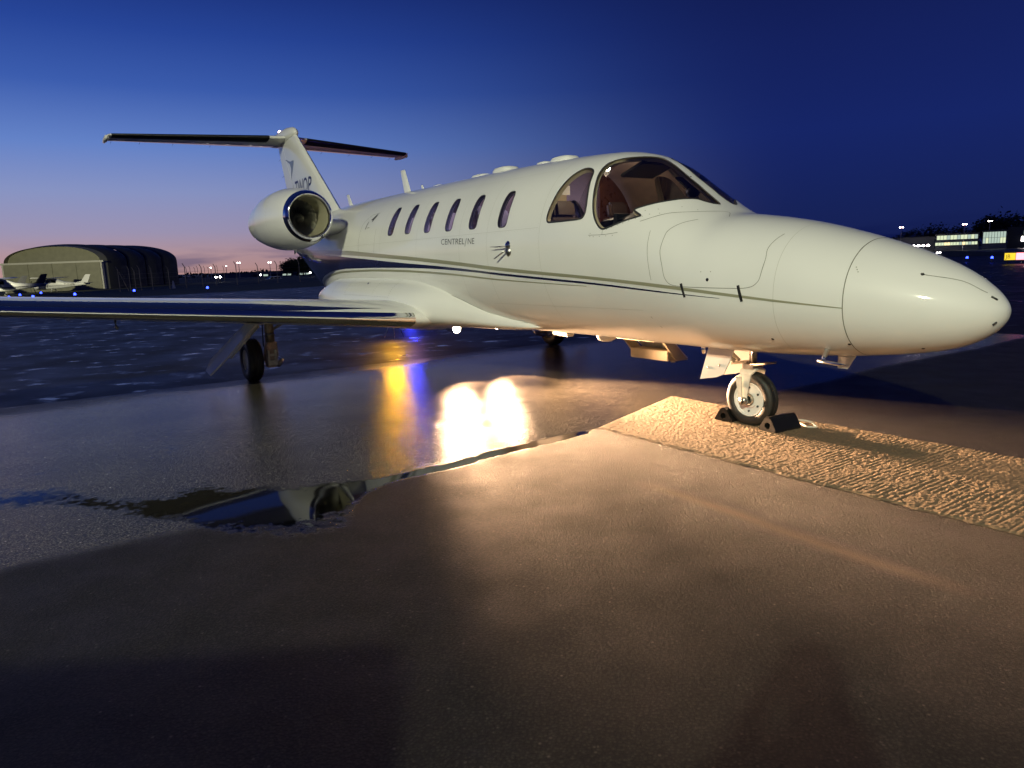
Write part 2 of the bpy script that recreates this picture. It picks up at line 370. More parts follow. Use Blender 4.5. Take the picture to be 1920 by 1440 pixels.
# the concrete strip under the nose wheel: brushed across, real relief
sx, sy = 1300, 230
tx = np.linspace(0, 1, sx); ty = np.linspace(0, 1, sy); TX, TY = np.meshgrid(tx, ty, indexing='ij')
yl = -.46 + 1.47 * TY + .012 * (fbm(TX * 40, TY * 0 + 2, 5, 4) - .5) * (1 - 2 * np.abs(TY - .5) < .03)
xend = 3.10 - .52 * TY
xl = xend + (-2.6 - xend) * TX
yl = yl + .04 * (fbm(xl * 9, xl * 0 + 8 * (TY > .5), 41, 5) - .5) * sstep(np.abs(TY - .5), .44, .5)
gr_mask = sstep(fbm(xl * .8, yl * .9, 71, 3), .36, .56) * sstep(-xl, -2.3, 0)
ph = xl * 2 * np.pi / .034 + 3.0 * fbm(xl * 4, yl * 1.6, 61, 3) * 2
groove = np.clip(np.sin(ph), -1, .0) * sstep(fbm(xl * 22, yl * 9, 62, 4), .34, .6)
zs = .012 + .0060 * groove * (.15 + .85 * gr_mask) + .0072 * (fbm(xl * 60, yl * 52, 51, 3) - .5) * (.45 + .9 * fbm(xl * 1.7, yl * 1.7, 55, 3)) + .004 * (fbm(xl * 2.5, yl * 2.5, 52, 3) - .5)
brk = sstep(np.minimum(TY, 1 - TY), 0, .02) * sstep(TX, 0, .004)
zs = .003 + (np.maximum(zs, .004) - .003) * brk
pts = np.zeros((sx, sy, 3))
for a in range(3): pts[..., a] = NOSE[a] - FWD[a] * xl + RIGHT[a] * yl
pts[..., 2] = zs + .003
idx = np.arange(sx * sy).reshape(sx, sy)
fq = np.stack([idx[:-1, :-1], idx[:-1, 1:], idx[1:, 1:], idx[1:, :-1]], -1).reshape(-1, 4)
me = npmesh('concrete_strip', pts, fq)
if me.polygons[0].normal.z < 0: me.flip_normals()
M['concrete'] = mat('brushed_concrete', (.20, .145, .084), .75, var=.55, vscale=55, bump=.002, bscale=230)
o = link('concrete_strip', me, M['concrete']); o['kind'] = 'structure'; o['label'] = 'rough brushed concrete strip under the nose wheel'

# grass beyond the taxiway, a lighter painted edge line along it
def far_strip(name, prs, lift, m, label, n=60, kind='structure'):
    P = []
    for t in np.linspace(0, 1, n):
        row = []
        for s in np.linspace(0, 1, 8):
            k = t * (len(prs) - 1); i = min(int(k), len(prs) - 2); f = k - i
            a = Vector(prs[i][0]).lerp(Vector(prs[i + 1][0]), f); b = Vector(prs[i][1]).lerp(Vector(prs[i + 1][1]), f)
            q = a.lerp(b, s); row.append((q.x, q.y, float(gz(q.x, q.y)) + lift))
        P.append(row)
    o = MB().grid(P).build(name, m, None, True)
    if kind: o['kind'] = kind
    o['label'] = label
    return o
M['grass'] = mat('dark_grass', (.030, .042, .014), .95, var=.5, vscale=1.2, bump=.02, bscale=9)
M['line'] = mat('worn_white_paint', (.50, .50, .48), .45, var=.3, vscale=4)
tw = [(-170, 62), (az(0, 62)), (az(200, 62)), (az(420, 62)), (az(640, 67)), (az(900, 80)), (az(1300, 110)), (az(1960, 120))]
tw = [Vector((p[0], p[1], 0)) for p in tw]
far_strip('grass_field', [((p.x, p.y, 0), (p.x * 9, p.y * 9 + 300, 0)) for p in tw], .04, M['grass'], 'dark grass field beyond the taxiway')
far_strip('taxiway_edge_line', [((p.x, p.y, 0), (p.x * .985, p.y * .985, 0)) for p in tw[:6]], .02, M['line'], 'pale painted line along the taxiway edge')
# ------------------------------------------------------------------ the jet (frame: x aft of the nose tip, y to the right wing, z up)
jet = empty('business_jet', NOSE, JET_RZ)
tag(jet, 'white twin-engine business jet with navy stripe parked on the wet apron, landing light on', 'jet')
# station: top, bottom, half width, height of widest point, exponent above, below
FT = np.array([
[0.00,1.010,1.010,0.000,1.010,2.0,2.0],[0.03,1.085,0.925,0.095,1.010,2.0,2.0],[0.10,1.160,0.855,0.175,1.015,2.0,2.0],
[0.29,1.290,0.765,0.300,1.030,2.0,2.0],[0.63,1.435,0.700,0.440,1.060,2.1,2.1],[0.95,1.540,0.665,0.530,1.090,2.15,2.1],
[1.38,1.650,0.640,0.620,1.130,2.2,2.1],[1.74,1.712,0.632,0.680,1.180,2.2,2.1],[1.90,1.735,0.630,0.700,1.220,2.15,2.1],
[2.05,1.800,0.630,0.718,1.270,2.1,2.1],[2.40,2.045,0.630,0.750,1.380,2.0,2.1],[2.69,2.245,0.632,0.775,1.450,2.0,2.1],
[2.90,2.330,0.635,0.790,1.500,1.95,2.1],[3.22,2.390,0.638,0.810,1.540,2.0,2.1],[4.15,2.435,0.640,0.830,1.560,2.0,2.1],
[5.27,2.455,0.640,0.835,1.560,2.0,2.1],[8.00,2.460,0.660,0.835,1.560,2.0,2.1],[9.00,2.460,0.680,0.800,1.580,2.0,2.1],
[10.0,2.440,0.830,0.690,1.640,2.0,2.1],[11.0,2.380,1.160,0.520,1.760,2.0,2.0],[12.0,2.290,1.510,0.320,1.900,2.0,2.0],
[13.0,2.180,1.810,0.140,1.990,2.0,2.0],[13.4,2.080,1.960,0.050,2.020,2.0,2.0]])
_sx = np.sqrt(FT[:, 0])
def fpar(x):
    s = np.sqrt(np.maximum(np.asarray(x, float), 0)); return [pchip(_sx, FT[:, k], s) for k in range(1, 7)]
def ysurf(x, z):
    zt, zb, w_, zc, nu, nl = fpar(x)
    a = np.where(z > zc, (z - zc) / np.maximum(zt - zc, 1e-6), (zc - z) / np.maximum(zc - zb, 1e-6)); n = np.where(z > zc, nu, nl)
    return w_ * np.power(np.maximum(1 - np.clip(a, 0, 1)**n, 0), 1 / n)
def FF(x, y, z):
    zt, zb, w_, zc, nu, nl = fpar(x)
    a = np.where(z > zc, (z - zc) / np.maximum(zt - zc, 1e-6), (zc - z) / np.maximum(zc - zb, 1e-6)); n = np.where(z > zc, nu, nl)
    return np.abs(a)**n + np.abs(y / np.maximum(w_, 1e-6))**n - 1
def fnorm(P):
    P = np.asarray(P, float); x, y, z = P[..., 0], P[..., 1], P[..., 2]; e = 1e-3
    g = np.stack([(FF(x + e, y, z) - FF(np.maximum(x - e, 1e-4), y, z)), (FF(x, y + e, z) - FF(x, y - e, z)), (FF(x, y, z + e) - FF(x, y, z - e))], -1)
    return g / np.maximum(np.linalg.norm(g, axis=-1, keepdims=True), 1e-9)
def section(x, th, off=0.0, zfloor=None):
    zt, zb, w_, zc, nu, nl = [float(q) for q in fpar(x)]
    zt -= off; zb += off; w_ = max(w_ - off, .001)
    if zfloor is not None: zb = max(zb, zfloor)
    c, s = np.cos(th), np.sin(th); n = np.where(s > 0, nu, nl)
    return np.stack([np.full_like(th, x), w_ * np.sign(c) * np.abs(c)**(2 / n), zc + np.where(s > 0, zt - zc, zc - zb) * np.sign(s) * np.abs(s)**(2 / n)], -1)
def closed_loft(rows, tip0=None, tip1=None):
    m = MB(); n = len(rows[0]); v = [tuple(p) for r_ in rows for p in r_]; f = []
    for i in range(len(rows) - 1):
        for k in range(n): f.append((i * n + k, i * n + (k + 1) % n, (i + 1) * n + (k + 1) % n, (i + 1) * n + k))
    if tip0 is not None:
        v.append(tuple(tip0)); t = len(v) - 1; f += [(t, (k + 1) % n, k) for k in range(n)]
    else: f.append(tuple(range(n))[::-1])
    b = (len(rows) - 1) * n
    if tip1 is not None:
        v.append(tuple(tip1)); t = len(v) - 1; f += [(t, b + k, b + (k + 1) % n) for k in range(n)]
    else: f.append(tuple(b + k for k in range(n)))
    return m.add(v, f)
TH = np.linspace(0, 2 * np.pi, 144, endpoint=False)
xs = np.concatenate([np.linspace(.06, 1.30, 46)**2, np.linspace(1.72, 3.5, 46), np.linspace(3.6, 13.4, 100)])
outer = closed_loft([section(x, TH) for x in xs], (0, 0, 1.01), (13.44, 0, 2.02))
THi = np.linspace(0, 2 * np.pi, 72, endpoint=False)
inner = closed_loft([section(x, THi, .045, .95)[::-1] for x in np.concatenate([np.linspace(2.06, 3.4, 22), np.linspace(3.5, 7.7, 30)])])
shell = MB(); shell.add(outer.v, outer.f)
ome = shell.mesh('fuselage'); ime = inner.mesh('inner'); ime.flip_normals()
fus = bpy.data.objects.new('fuselage', ome); col.objects.link(fus)
bm = bmesh.new(); bm.from_mesh(ome); nf = len(bm.faces); bm.from_mesh(ime); bm.faces.ensure_lookup_table()
for i, f in enumerate(bm.faces): f.material_index = 0 if i < nf else 1; f.smooth = True
bm.to_mesh(ome); bm.free()
for k in ('white', 'inner', 'tan'): ome.materials.append(M[k])

# window outlines on the skin (right side)
def smooth_loop(pts, n=8):
    P = np.array(pts, float); m = len(P); out = []
    for i in range(m):
        a, b, c, d = P[i - 1], P[i], P[(i + 1) % m], P[(i + 2) % m]
        for t in np.arange(n) / n: out.append(.5 * ((2 * b) + (c - a) * t + (2 * a - 5 * b + 4 * c - d) * t * t + (3 * b - a - 3 * c + d) * t**3))
    return np.array(out)
def onskin(xz): return np.array([(x, float(ysurf(x, z)), z) for x, z in xz])
WS = np.array([(2.78,.75,1.66),(2.86,.75,1.73),(2.925,.72,1.84),(2.995,.64,2.01),(3.06,.51,2.17),(3.06,.40,2.255),(2.98,.30,2.288),(2.85,.19,2.286),(2.755,.07,2.268),(2.65,.058,2.215),(2.44,.058,2.07),(2.29,.062,1.96),(2.11,.075,1.825),(2.10,.13,1.815),(2.15,.20,1.845),(2.19,.235,1.866),(2.24,.32,1.868),(2.32,.45,1.855),(2.425,.56,1.83),(2.50,.63,1.81),(2.505,.64,1.79),(2.44,.645,1.755),(2.45,.66,1.745),(2.575,.705,1.71),(2.70,.745,1.672)])
def proj_skin(P):
    P = np.array(P, float)
    for it in range(4):
        n = fnorm(P); e = 1e-3; f0 = FF(P[:, 0], P[:, 1], P[:, 2]); Q = P + n * e
        g = (FF(Q[:, 0], Q[:, 1], Q[:, 2]) - f0) / e; P = P - n * (f0 / np.maximum(g, .2))[:, None]
    return P
ws_loop = proj_skin(smooth_loop(WS, 5))
ck_loop = onskin(smooth_loop([(3.20,2.215),(3.30,2.228),(3.385,2.18),(3.44,2.08),(3.475,1.94),(3.495,1.82),(3.475,1.765),(3.40,1.757),(3.19,1.757),(3.05,1.762),(3.008,1.79),(3.01,1.86),(3.04,1.96),(3.09,2.08),(3.13,2.17)], 5))
def cabin_loop(xc, zc):
    h = .178; P = []
    for t in np.linspace(0, 2 * np.pi, 32, endpoint=False):
        c, s = np.cos(t), np.sin(t)
        P.append((xc + .082 * np.sign(c) * abs(c)**.5 * (1 - .10 * s) + .006 * s, zc + h * np.sign(s) * abs(s)**.55))
    return onskin(P)
cabin = [(6.815, 1.985), (6.315, 1.98), (5.80, 1.968), (5.285, 1.957), (4.77, 1.950), (4.21, 1.935)]
loops = [('windshield', ws_loop)] + [('cockpit_window', ck_loop)] + [('cabin_window', cabin_loop(*c)) for c in cabin]
cut = MB()
for nm, lp in loops:
    n = fnorm(lp); a = lp + n * .34; b = lp - n * .10
    if nm == 'windshield': b[:, 1] = np.maximum(b[:, 1], .035); a[:, 1] = np.maximum(a[:, 1], .035)
    k = len(lp); c = MB().add(list(a) + list(b), [tuple(range(k)), tuple(range(k, 2 * k))[::-1]] + [(i, k + i, k + (i + 1) % k, (i + 1) % k) for i in range(k)])
    cut.add(c.v, c.f); cm_ = c.mirror(); cut.add(cm_.v, cm_.f)
# nose gear bay
cut.box((1.88, 0, .62), (.62, .26, .30))
cme = cut.mesh('cutter')
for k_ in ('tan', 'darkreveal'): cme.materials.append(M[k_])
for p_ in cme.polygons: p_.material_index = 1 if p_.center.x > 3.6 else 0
co = bpy.data.objects.new('cutter', cme); col.objects.link(co)
md = fus.modifiers.new('b', 'BOOLEAN'); md.operation = 'DIFFERENCE'; md.solver = 'EXACT'; md.object = co
try: md.material_mode = 'TRANSFER'
except Exception: pass
dg = bpy.context.evaluated_depsgraph_get(); me2 = bpy.data.meshes.new_from_object(fus.evaluated_get(dg)); me2.name = 'fuselage'
fus.modifiers.clear(); fus.data = me2; bpy.data.objects.remove(co); fus.parent = jet
fus.location = (0, 0, 0)
# true surface normals on the skin so that the window cuts leave no shading marks
nv = len(me2.vertices); cov = np.zeros(nv * 3); me2.vertices.foreach_get('co', cov); cov = cov.reshape(-1, 3)
gn = fnorm(cov + 1e-9); onf = np.abs(FF(cov[:, 0], cov[:, 1], cov[:, 2])) < .03
me2.polygons.foreach_set('use_smooth', [True] * len(me2.polygons))
ln = np.zeros((len(me2.loops), 3))
for p in me2.polygons:
    fn = np.array(p.normal)
    for li in p.loop_indices:
        vi = me2.loops[li].vertex_index
        ln[li] = gn[vi] if (onf[vi] and gn[vi] @ fn > .75 and cov[vi, 0] > .004) else fn
try: me2.normals_split_custom_set([tuple(q) for q in ln])
except Exception as ex: print('normals', ex)

def jpart(name, mb, m, parent=None, smooth=True, **k): return mb.build(name, m, parent or jet, smooth, **k)
def ribbon(P, w_, off=.0018, closed=False, nrm=None):
    """thin band along a path lying on the skin"""
    P = np.asarray(P, float); n = fnorm(P) if nrm is None else np.asarray(nrm, float)
    T = (np.roll(P, -1, 0) - np.roll(P, 1, 0)) if closed else np.gradient(P, axis=0)
    T /= np.maximum(np.linalg.norm(T, axis=1, keepdims=True), 1e-9); B = np.cross(T, n)
    a = P + B * w_ / 2 + n * off; b = P - B * w_ / 2 + n * off
    if closed: a = np.vstack([a, a[:1]]); b = np.vstack([b, b[:1]])
    return MB().grid(np.stack([a, b], 1))
# glass, seals
def patch(x0, x1, t0, t1, off, n1=24, n2=24):
    return MB().grid([section(x, np.linspace(t0, t1, n2), off) for x in np.linspace(x0, x1, n1)])
for sgn in (1, -1):
    def put(name, mb, m, par=None): return jpart(name, mb if sgn > 0 else mb.mirror(), m, par)
    wsw = put('windshield', patch(2.06, 3.12, R(12), R(87.5), .006, 30, 40), M['wsglass'])
    put('windshield_seal', ribbon(ws_loop, .016, .0015, True), M['seal'], wsw)
    put('windshield_frame', ribbon(ws_loop - fnorm(ws_loop) * .022, .035, 0, True), M['tan'], wsw)
    ckw = put('cockpit_window', patch(2.96, 3.53, R(8), R(62), .006), M['wsglass'])
    put('window_seal', ribbon(ck_loop, .016, .0015, True), M['seal'], ckw)
    for (xc, zc) in cabin:
        lp = cabin_loop(xc, zc)
        cw = put('cabin_window', patch(xc - .12, xc + .12, R(10), R(58), .006, 8, 16), M['winglass'])
        put('window_seal', ribbon(lp, .010, .0015, True), M['seal'], cw)
        put('window_inner_frame', ribbon(lp * np.array([1, 1, 1]) - fnorm(lp) * .03, .012, 0, True), M['leather'], cw)

# livery
def zcurve(tab, x): t = np.array(sorted(tab)); return pchip(t[:, 0], t[:, 1], x)
OL_UP = [(.77,1.042),(1.18,1.088),(2.14,1.197),(2.84,1.258),(4.23,1.36),(5.28,1.45),(6.64,1.55),(8.5,1.67),(11.45,1.77),(12.6,1.86)]
OL_LO = [(.77,1.036),(1.18,1.073),(2.14,1.170),(2.84,1.231),(4.24,1.325),(5.29,1.41),(6.65,1.503),(8.5,1.607),(11.5,1.72),(12.6,1.80)]
NV_UP = [(1.60,1.095),(2.15,1.143),(2.86,1.206),(4.25,1.303),(5.3,1.38),(6.66,1.462),(8.5,1.578),(11.55,1.705),(12.8,1.80)]
NV_LO = [(1.60,1.093),(2.15,1.133),(2.86,1.189),(4.26,1.28),(4.76,1.318),(5.32,1.35),(5.95,1.375),(6.69,1.391),(7.53,1.40),(8.29,1.398),(8.93,1.37),(9.38,1.32),(9.87,1.24),(10.4,1.07),(10.8,.9),(12.8,.9)]
O2_UP = [(2.98,1.180),(4.28,1.242),(5.33,1.312),(6.51,1.362),(7.55,1.378),(8.59,1.362),(8.95,1.338),(9.59,1.265),(10.2,1.12),(10.5,1.0)]
O2_LO = [(2.98,1.175),(4.28,1.228),(5.33,1.29),(6.51,1.335),(7.55,1.350),(8.59,1.335),(8.95,1.308),(9.59,1.232),(10.2,1.08),(10.5,.96)]
def stripe(up, lo, x0, x1, off):
    X = np.linspace(x0, x1, 170); P = []
    for x in X:
        a = float(zcurve(up, x)); zb = float(fpar(x)[1]) + .004; b = max(float(zcurve(lo, x)), zb); a = max(a, b + .002)
        z = np.linspace(b, a, 10); q = np.stack([np.full(10, x), ysurf(x, z), z], -1); P.append(q + fnorm(q) * off)
    return MB().grid(P)
for sgn in (1, -1):
    for nm, u_, l_, x0, x1, off, m_ in (('gold_stripe', OL_UP, OL_LO, .775, 12.5, .0022, 'olive'), ('navy_stripe', NV_UP, NV_LO, 1.62, 12.7, .0026, 'navy'), ('lower_gold_stripe', O2_UP, O2_LO, 3.0, 10.4, .0022, 'olive')):
        s_ = stripe(u_, l_, x0, x1, off); jpart(nm, s_ if sgn > 0 else s_.mirror(), M[m_], fus)
# panel gaps
def seam(name, pts, w_=.0038, closed=False, sm=6, par=None):
    P = np.array(pts, float)
    if len(P) > 2 and sm:
        if closed: P = smooth_loop(P, sm)
        else:
            t = np.linspace(0, len(P) - 1, sm * len(P)); P = np.stack([pchip(np.arange(len(P)), P[:, 0], t), pchip(np.arange(len(P)), P[:, 1], t)], -1)
    Q = onskin(P); jpart(name, ribbon(Q, w_, .0016, closed), M['seam'], par or fus); jpart(name, ribbon(Q, w_, .0016, closed).mirror(), M['seam'], par or fus)
ring = section(.775, np.linspace(0, 2 * np.pi, 120, endpoint=False)); jpart('radome_seam', ribbon(ring, .006, .0012, True), M['seam'], fus)
seam('baggage_door_seam', [(2.02,1.69),(2.10,1.665),(2.165,1.59),(2.165,1.48),(2.125,1.34),(2.10,1.25),(2.04,1.195),(1.90,1.178),(1.48,1.168),(1.385,1.178),(1.325,1.235),(1.315,1.36),(1.33,1.44),(1.315,1.50),(1.29,1.54)])
seam('skin_joint', [(2.30,1.62),(2.285,1.49),(2.255,1.34),(2.235,1.23)], .003)
seam('exit_seam', [(7.42,2.14),(7.62,2.13),(7.84,1.98),(7.83,1.75),(7.78,1.50)], .004)
seam('skin_joint', [(7.30,1.92),(7.28,1.70),(7.30,1.57)], .003)
seam('skin_joint', [(2.42,1.70),(2.20,1.755),(2.0,1.752),(1.86,1.70)], .004)
seam('static_line', [(.39,1.245),(.22,1.205),(.09,1.128)], .004, sm=4)
for pts in ([(2.92,1.615),(2.76,1.612),(2.60,1.622)], [(2.765,1.65),(2.765,1.612)]): seam('skin_joint', pts, .003, sm=0 if len(pts) < 3 else 5)
seam('skin_joint', [(2.35,.93),(2.30,.83)], .004, sm=0)
def dots(name, pts, r_, m_, off=.002, both=True):
    mb = MB()
    for x, z in pts:
        p = onskin([(x, z)])[0]; n = fnorm(p[None])[0]; u = np.cross(n, (0, 0, 1)); u /= np.linalg.norm(u); v_ = np.cross(n, u)
        k = len(mb.v); mb.add([p + n * off + r_ * (math.cos(t) * u + math.sin(t) * v_) for t in np.linspace(0, 2 * np.pi, 7)[:-1]] + [p + n * (off + r_ * .4)], [(i, (i + 1) % 6, 6) for i in range(6)])
    o = jpart(name, mb, m_, fus); o['kind'] = 'stuff'
    if both: o = jpart(name, mb.mirror(), m_, fus); o['kind'] = 'stuff'
rv = [(2.86 - .035 * i, 1.60) for i in range(0, 8, 2)] + [(2.90, 1.63), (2.90, 1.605)] + [(2.72 - .05 * i, 1.655 + .014 * i) for i in range(8)] + [(2.33, 1.79), (2.2, 1.80), (2.30, 1.755), (2.1, 1.77), (2.42, 1.785)]
rv += [(1.78, 1.29), (1.70, 1.29), (.74, 1.30), (.73, 1.285), (.72, 1.27)]
dots('fasteners', rv, .0042, M['rivet'])
dots('latch', [(1.72, 1.232)], .013, M['black']); dots('static_port', [(1.30, .80), (.79, .79), (.40, .775), (.395, 1.247)], .012, M['black'])
for xa, za, xb, zb_ in ((1.945, 1.205, 1.92, 1.10), (1.475, 1.19, 1.445, 1.075)):
    P = onskin([(xa + (xb - xa) * t, za + (zb_ - za) * t) for t in np.linspace(0, 1, 5)])
    h_ = ribbon(P, .022, .006); jpart('door_hinge', h_, M['black'], fus); jpart('door_hinge', h_.mirror(), M['black'], fus)
for a, b in (((.07, 1.105), (.045, 1.085)), ((.05, .94), (.035, .955))):
    P = onskin([a, b]); jpart('bonding_clip', MB().tube(list(P + fnorm(P) * .004), .006, 6), M['seal'], fus); 
# skin laps: rings and stringer lines, faint
for x in (1.22, 3.58, 4.46, 5.02, 6.04, 7.10, 8.35, 9.1):
    jpart('skin_lap', ribbon(section(x, np.linspace(R(-70), R(250), 90)), .0028, .0010), M['hair_seam'], fus)
for z0, xa, xb in ((2.26, 3.6, 9.3), (1.72, 3.6, 8.5), (.98, 2.4, 4.6)):
    for s_ in (1, -1):
        q_ = ribbon(onskin([(x, z0) for x in np.linspace(xa, xb, 60)]), .0024, .0010); jpart('skin_lap', q_ if s_ > 0 else q_.mirror(), M['hair_seam'], fus)
rr_ = []
for x in (3.58, 4.46, 6.04, 7.10): rr_ += [(x + .02, z) for z in np.arange(.9, 2.3, .045)]
rr_ += [(x, 1.705) for x in np.arange(3.62, 8.4, .05)]
dots('rivet_rows', rr_, .0026, M['hair_seam'], .0012)
# lettering on the flank, registration on the fin
def text_mesh(txt, size, fn, squeeze=1.0, bold=0.0, shear=0.0):
    cu = bpy.data.curves.new('t', 'FONT'); cu.body = txt; cu.size = size; cu.offset = bold; cu.shear = shear; cu.resolution_u = 4
    to = bpy.data.objects.new('t', cu); col.objects.link(to); dg = bpy.context.evaluated_depsgraph_get()
    me = bpy.data.meshes.new_from_object(to.evaluated_get(dg)); bpy.data.objects.remove(to)
    bm = bmesh.new(); bm.from_mesh(me); bmesh.ops.triangulate(bm, faces=bm.faces)
    bmesh.ops.subdivide_edges(bm, edges=[e for e in bm.edges if e.calc_length() > size * .3], cuts=2)
    for v in bm.verts: v.co = Vector(fn(v.co.x * squeeze, v.co.y))
    bm.to_mesh(me); bm.free(); return me
M['lettering'] = mat('grey_lettering', (.05, .052, .05), .4); M['marking'] = mat('grey_green_marking', (.16, .18, .16), .35, coat=.4)
def on_side(x0, z0, slope=0.0):
    def fn(a, b):
        x = x0 - a; z = z0 + b + slope * a; y = float(ysurf(x, z)); n = fnorm(np.array([[x, y, z]]))[0]; return (x + n[0] * .003, y + n[1] * .003, z + n[2] * .003)
    return fn
link('lettering', text_mesh('CENTREL', .092, on_side(5.42, 1.635, -.03), 1.36, -.0006), M['lettering'], fus, False)
link('lettering', text_mesh('I', .135, on_side(4.905, 1.593, 0), 1.0, -.0025, .35), M['lettering'], fus, False)
link('lettering', text_mesh('NE', .092, on_side(4.835, 1.618, -.03), 1.2, -.0006), M['lettering'], fus, False)
def decal(name, pts, m_):
    P = np.array([on_side(0, 0)(-a, b) for a, b in pts]); return jpart(name, MB().add(P, [tuple(range(len(P)))]), M[m_], fus, False)
decal('bird_mark', [(7.60,2.055),(7.52,2.105),(7.475,2.125),(7.46,2.13),(7.455,2.11),(7.475,2.075),(7.52,2.03),(7.545,2.025),(7.535,2.05)], 'lettering')
decal('exit_handle', [(7.675,2.0),(7.66,2.035),(7.65,2.035),(7.662,1.99),(7.668,1.935),(7.69,1.935)], 'black')
decal('exit_placard', [(7.62,1.955),(7.55,1.955),(7.55,1.945),(7.62,1.945)], 'rivet')
# aerials on the spine, probes
def blade(name, x, y, z, dx, h, c0, c1, th=.02, dirv=1, m_='white', par=None):
    mb = MB(); rows = []
    for t in (0, .15, .9, 1.0):
        c = c0 + (c1 - c0) * t; k = th * (1 - .4 * t) * (.35 if t == 1.0 else 1); xo = x + dx * t
        rows.append([(xo + c * .5 * math.cos(a), y + k * .5 * math.sin(a) * (1 if abs(math.cos(a)) < .8 else .7), z + dirv * h * t) for a in np.linspace(0, 2 * np.pi, 14, endpoint=False)])
    return jpart(name, closed_loft(rows), M[m_], par or jet)
blade('blade_aerial', 9.94, 0, 2.44, .13, .21, .16, .11, .03)
blade('blade_aerial', 7.80, 0, 2.44, .13, .36, .22, .15, .035)
blade('blade_aerial', 7.32, 0, 2.45, .04, .08, .09, .05, .02)
def pad(x, l, w_, h):
    z = float(fpar(x)[0]); rows = []
    for t, s in ((0, 1.0), (.55, .97), (.85, .86), (1.0, .6)):
        rows.append([(x + l / 2 * s * math.copysign(abs(math.cos(a))**.7, math.cos(a)), w_ / 2 * s * math.copysign(abs(math.sin(a))**.7, math.sin(a)), z - .02 + (h + .02) * t) for a in np.linspace(0, 2 * np.pi, 28, endpoint=False)])
    return jpart('aerial_pad', closed_loft(rows), M['white'])
for a in ((6.84, .26, .16, .018), (5.78, .34, .20, .03), (5.26, .38, .24, .055), (4.52, .20, .14, .028), (4.17, .34, .24, .045)): pad(*a)
# flank probe (ice / incidence vane)
pr = MB().lathe([(0, .0), (.0, .045), (.006, .045), (.010, .035), (.018, .03), (.03, .012), (.03, 0)], (4.08, float(ysurf(4.08, 1.555)) - .004, 1.575), 'y', 20)
pv = jpart('vane_base', pr, M['chrome']); pr2 = MB().lathe([(0, 0), (.0, .05), (.012, .044), (.03, .02), (.034, 0)], (4.075, float(ysurf(4.075, 1.5)) - .004, 1.515), 'y', 20); jpart('vane_hub', pr2, M['steel'], pv)
jpart('vane', MB().tube([(4.09, .865, 1.565), (4.32, .885, 1.568)], [.008, .003], 8), M['steel'], pv); jpart('vane', MB().tube([(4.09, .865, 1.52), (4.24, .89, 1.45)], [.009, .005], 8), M['steel'], pv)
# pitot tubes under the nose
for sgn in (1, -1):
    y0 = .30 * sgn; zz_ = .735
    p_ = MB().tube([(.97, y0, zz_ + .01), (.965, y0 * 1.18, zz_ - .05), (.955, y0 * 1.24, zz_ - .075)], [.022, .016, .014], 10); p_.tube([(1.0, y0 * 1.24, zz_ - .077), (.84, y0 * 1.24, zz_ - .085), (.80, y0 * 1.24, zz_ - .086)], [.013, .012, .006], 10)
    jpart('pitot_tube', p_, M['chrome'])
blade('belly_aerial', 1.00, 0.0, .66, .03, .10, .14, .08, .02, -1)

# wing-to-body fairing
FX = [4.15,4.3,4.6,4.9,5.3,5.6,6.0,6.5,8.0,8.8,9.5,10.1,10.5]
FW_ = [.30,.45,.52,.61,.76,.89,1.01,1.06,1.06,1.00,.86,.62,.40]; FZT = [.74,.80,.88,.98,1.14,1.23,1.30,1.35,1.37,1.36,1.22,1.10,1.08]; FZB = [.70,.675,.655,.645,.640,.632,.612,.552,.552,.60,.72,.90,1.02]
rows = []
TF = np.linspace(0, 2 * np.pi, 96, endpoint=False)
for x in np.linspace(4.15, 10.5, 90):
    w_, zt, zb = [float(pchip(FX, q, x)) for q in (FW_, FZT, FZB)]; zc = zb + (zt - zb) * .40
    c, s = np.cos(TF), np.sin(TF); n = np.where(s > 0, 2.5, 2.9)
    rows.append(np.stack([np.full_like(TF, x), w_ * np.sign(c) * np.abs(c)**(2 / n), zc + np.where(s > 0, zt - zc, zc - zb) * np.sign(s) * np.abs(s)**(2 / n)], -1))
fairing = jpart('wing_fairing', closed_loft(rows), M['white'])
FROWS = np.array(rows)
fs_ = onskin([(8.9,1.245),(8.3,1.245),(7.43,1.235),(6.9,1.215),(6.43,1.19),(5.97,1.145),(5.6,1.09),(5.26,1.01),(5.05,.93),(4.88,.87),(4.61,.80),(4.31,.765)])
tt_ = np.linspace(0, 11, 90); fs_ = np.stack([pchip(np.arange(12), fs_[:, k], tt_) for k in range(3)], -1)
for q_ in (ribbon(fs_, .005, .006), ribbon(fs_, .005, .006).mirror()): jpart('fairing_seam', q_, M['seam'], fairing)
def fair_pt(x, th):
    i = (x - 4.15) / (6.35) * 89; i0 = int(min(max(i, 0), 88)); f = i - i0; k = th / (2 * np.pi) * 96; k0 = int(k) % 96; g = k - int(k)
    a = FROWS[i0] * (1 - f) + FROWS[i0 + 1] * f; return a[k0] * (1 - g) + a[(k0 + 1) % 96] * g
rvp = []
for x in np.arange(6.35, 8.9, .045): rvp.append((x, R(52)))
for x in np.arange(6.5, 7.9, .05): rvp.append((x, R(14)))
for x in (6.5, 7.0, 7.95, 8.5):
    for t in np.arange(R(14), R(52), R(3)): rvp.append((x, t))
mb = MB()
for x, t in rvp:
    p = fair_pt(x, t); n = np.array([0, math.cos(t), math.sin(t)]); u = np.array([1., 0, 0]); v_ = np.cross(n, u); r_ = .006
    mb.add([p + n * .003 + r_ * (math.cos(a) * u + math.sin(a) * v_) for a in np.linspace(0, 2 * np.pi, 6)[:-1]], [(0, 1, 2, 3, 4)])
for q in (mb, mb.mirror()): o = jpart('rivets', q, M['rivet'], fairing, False); o['kind'] = 'stuff'
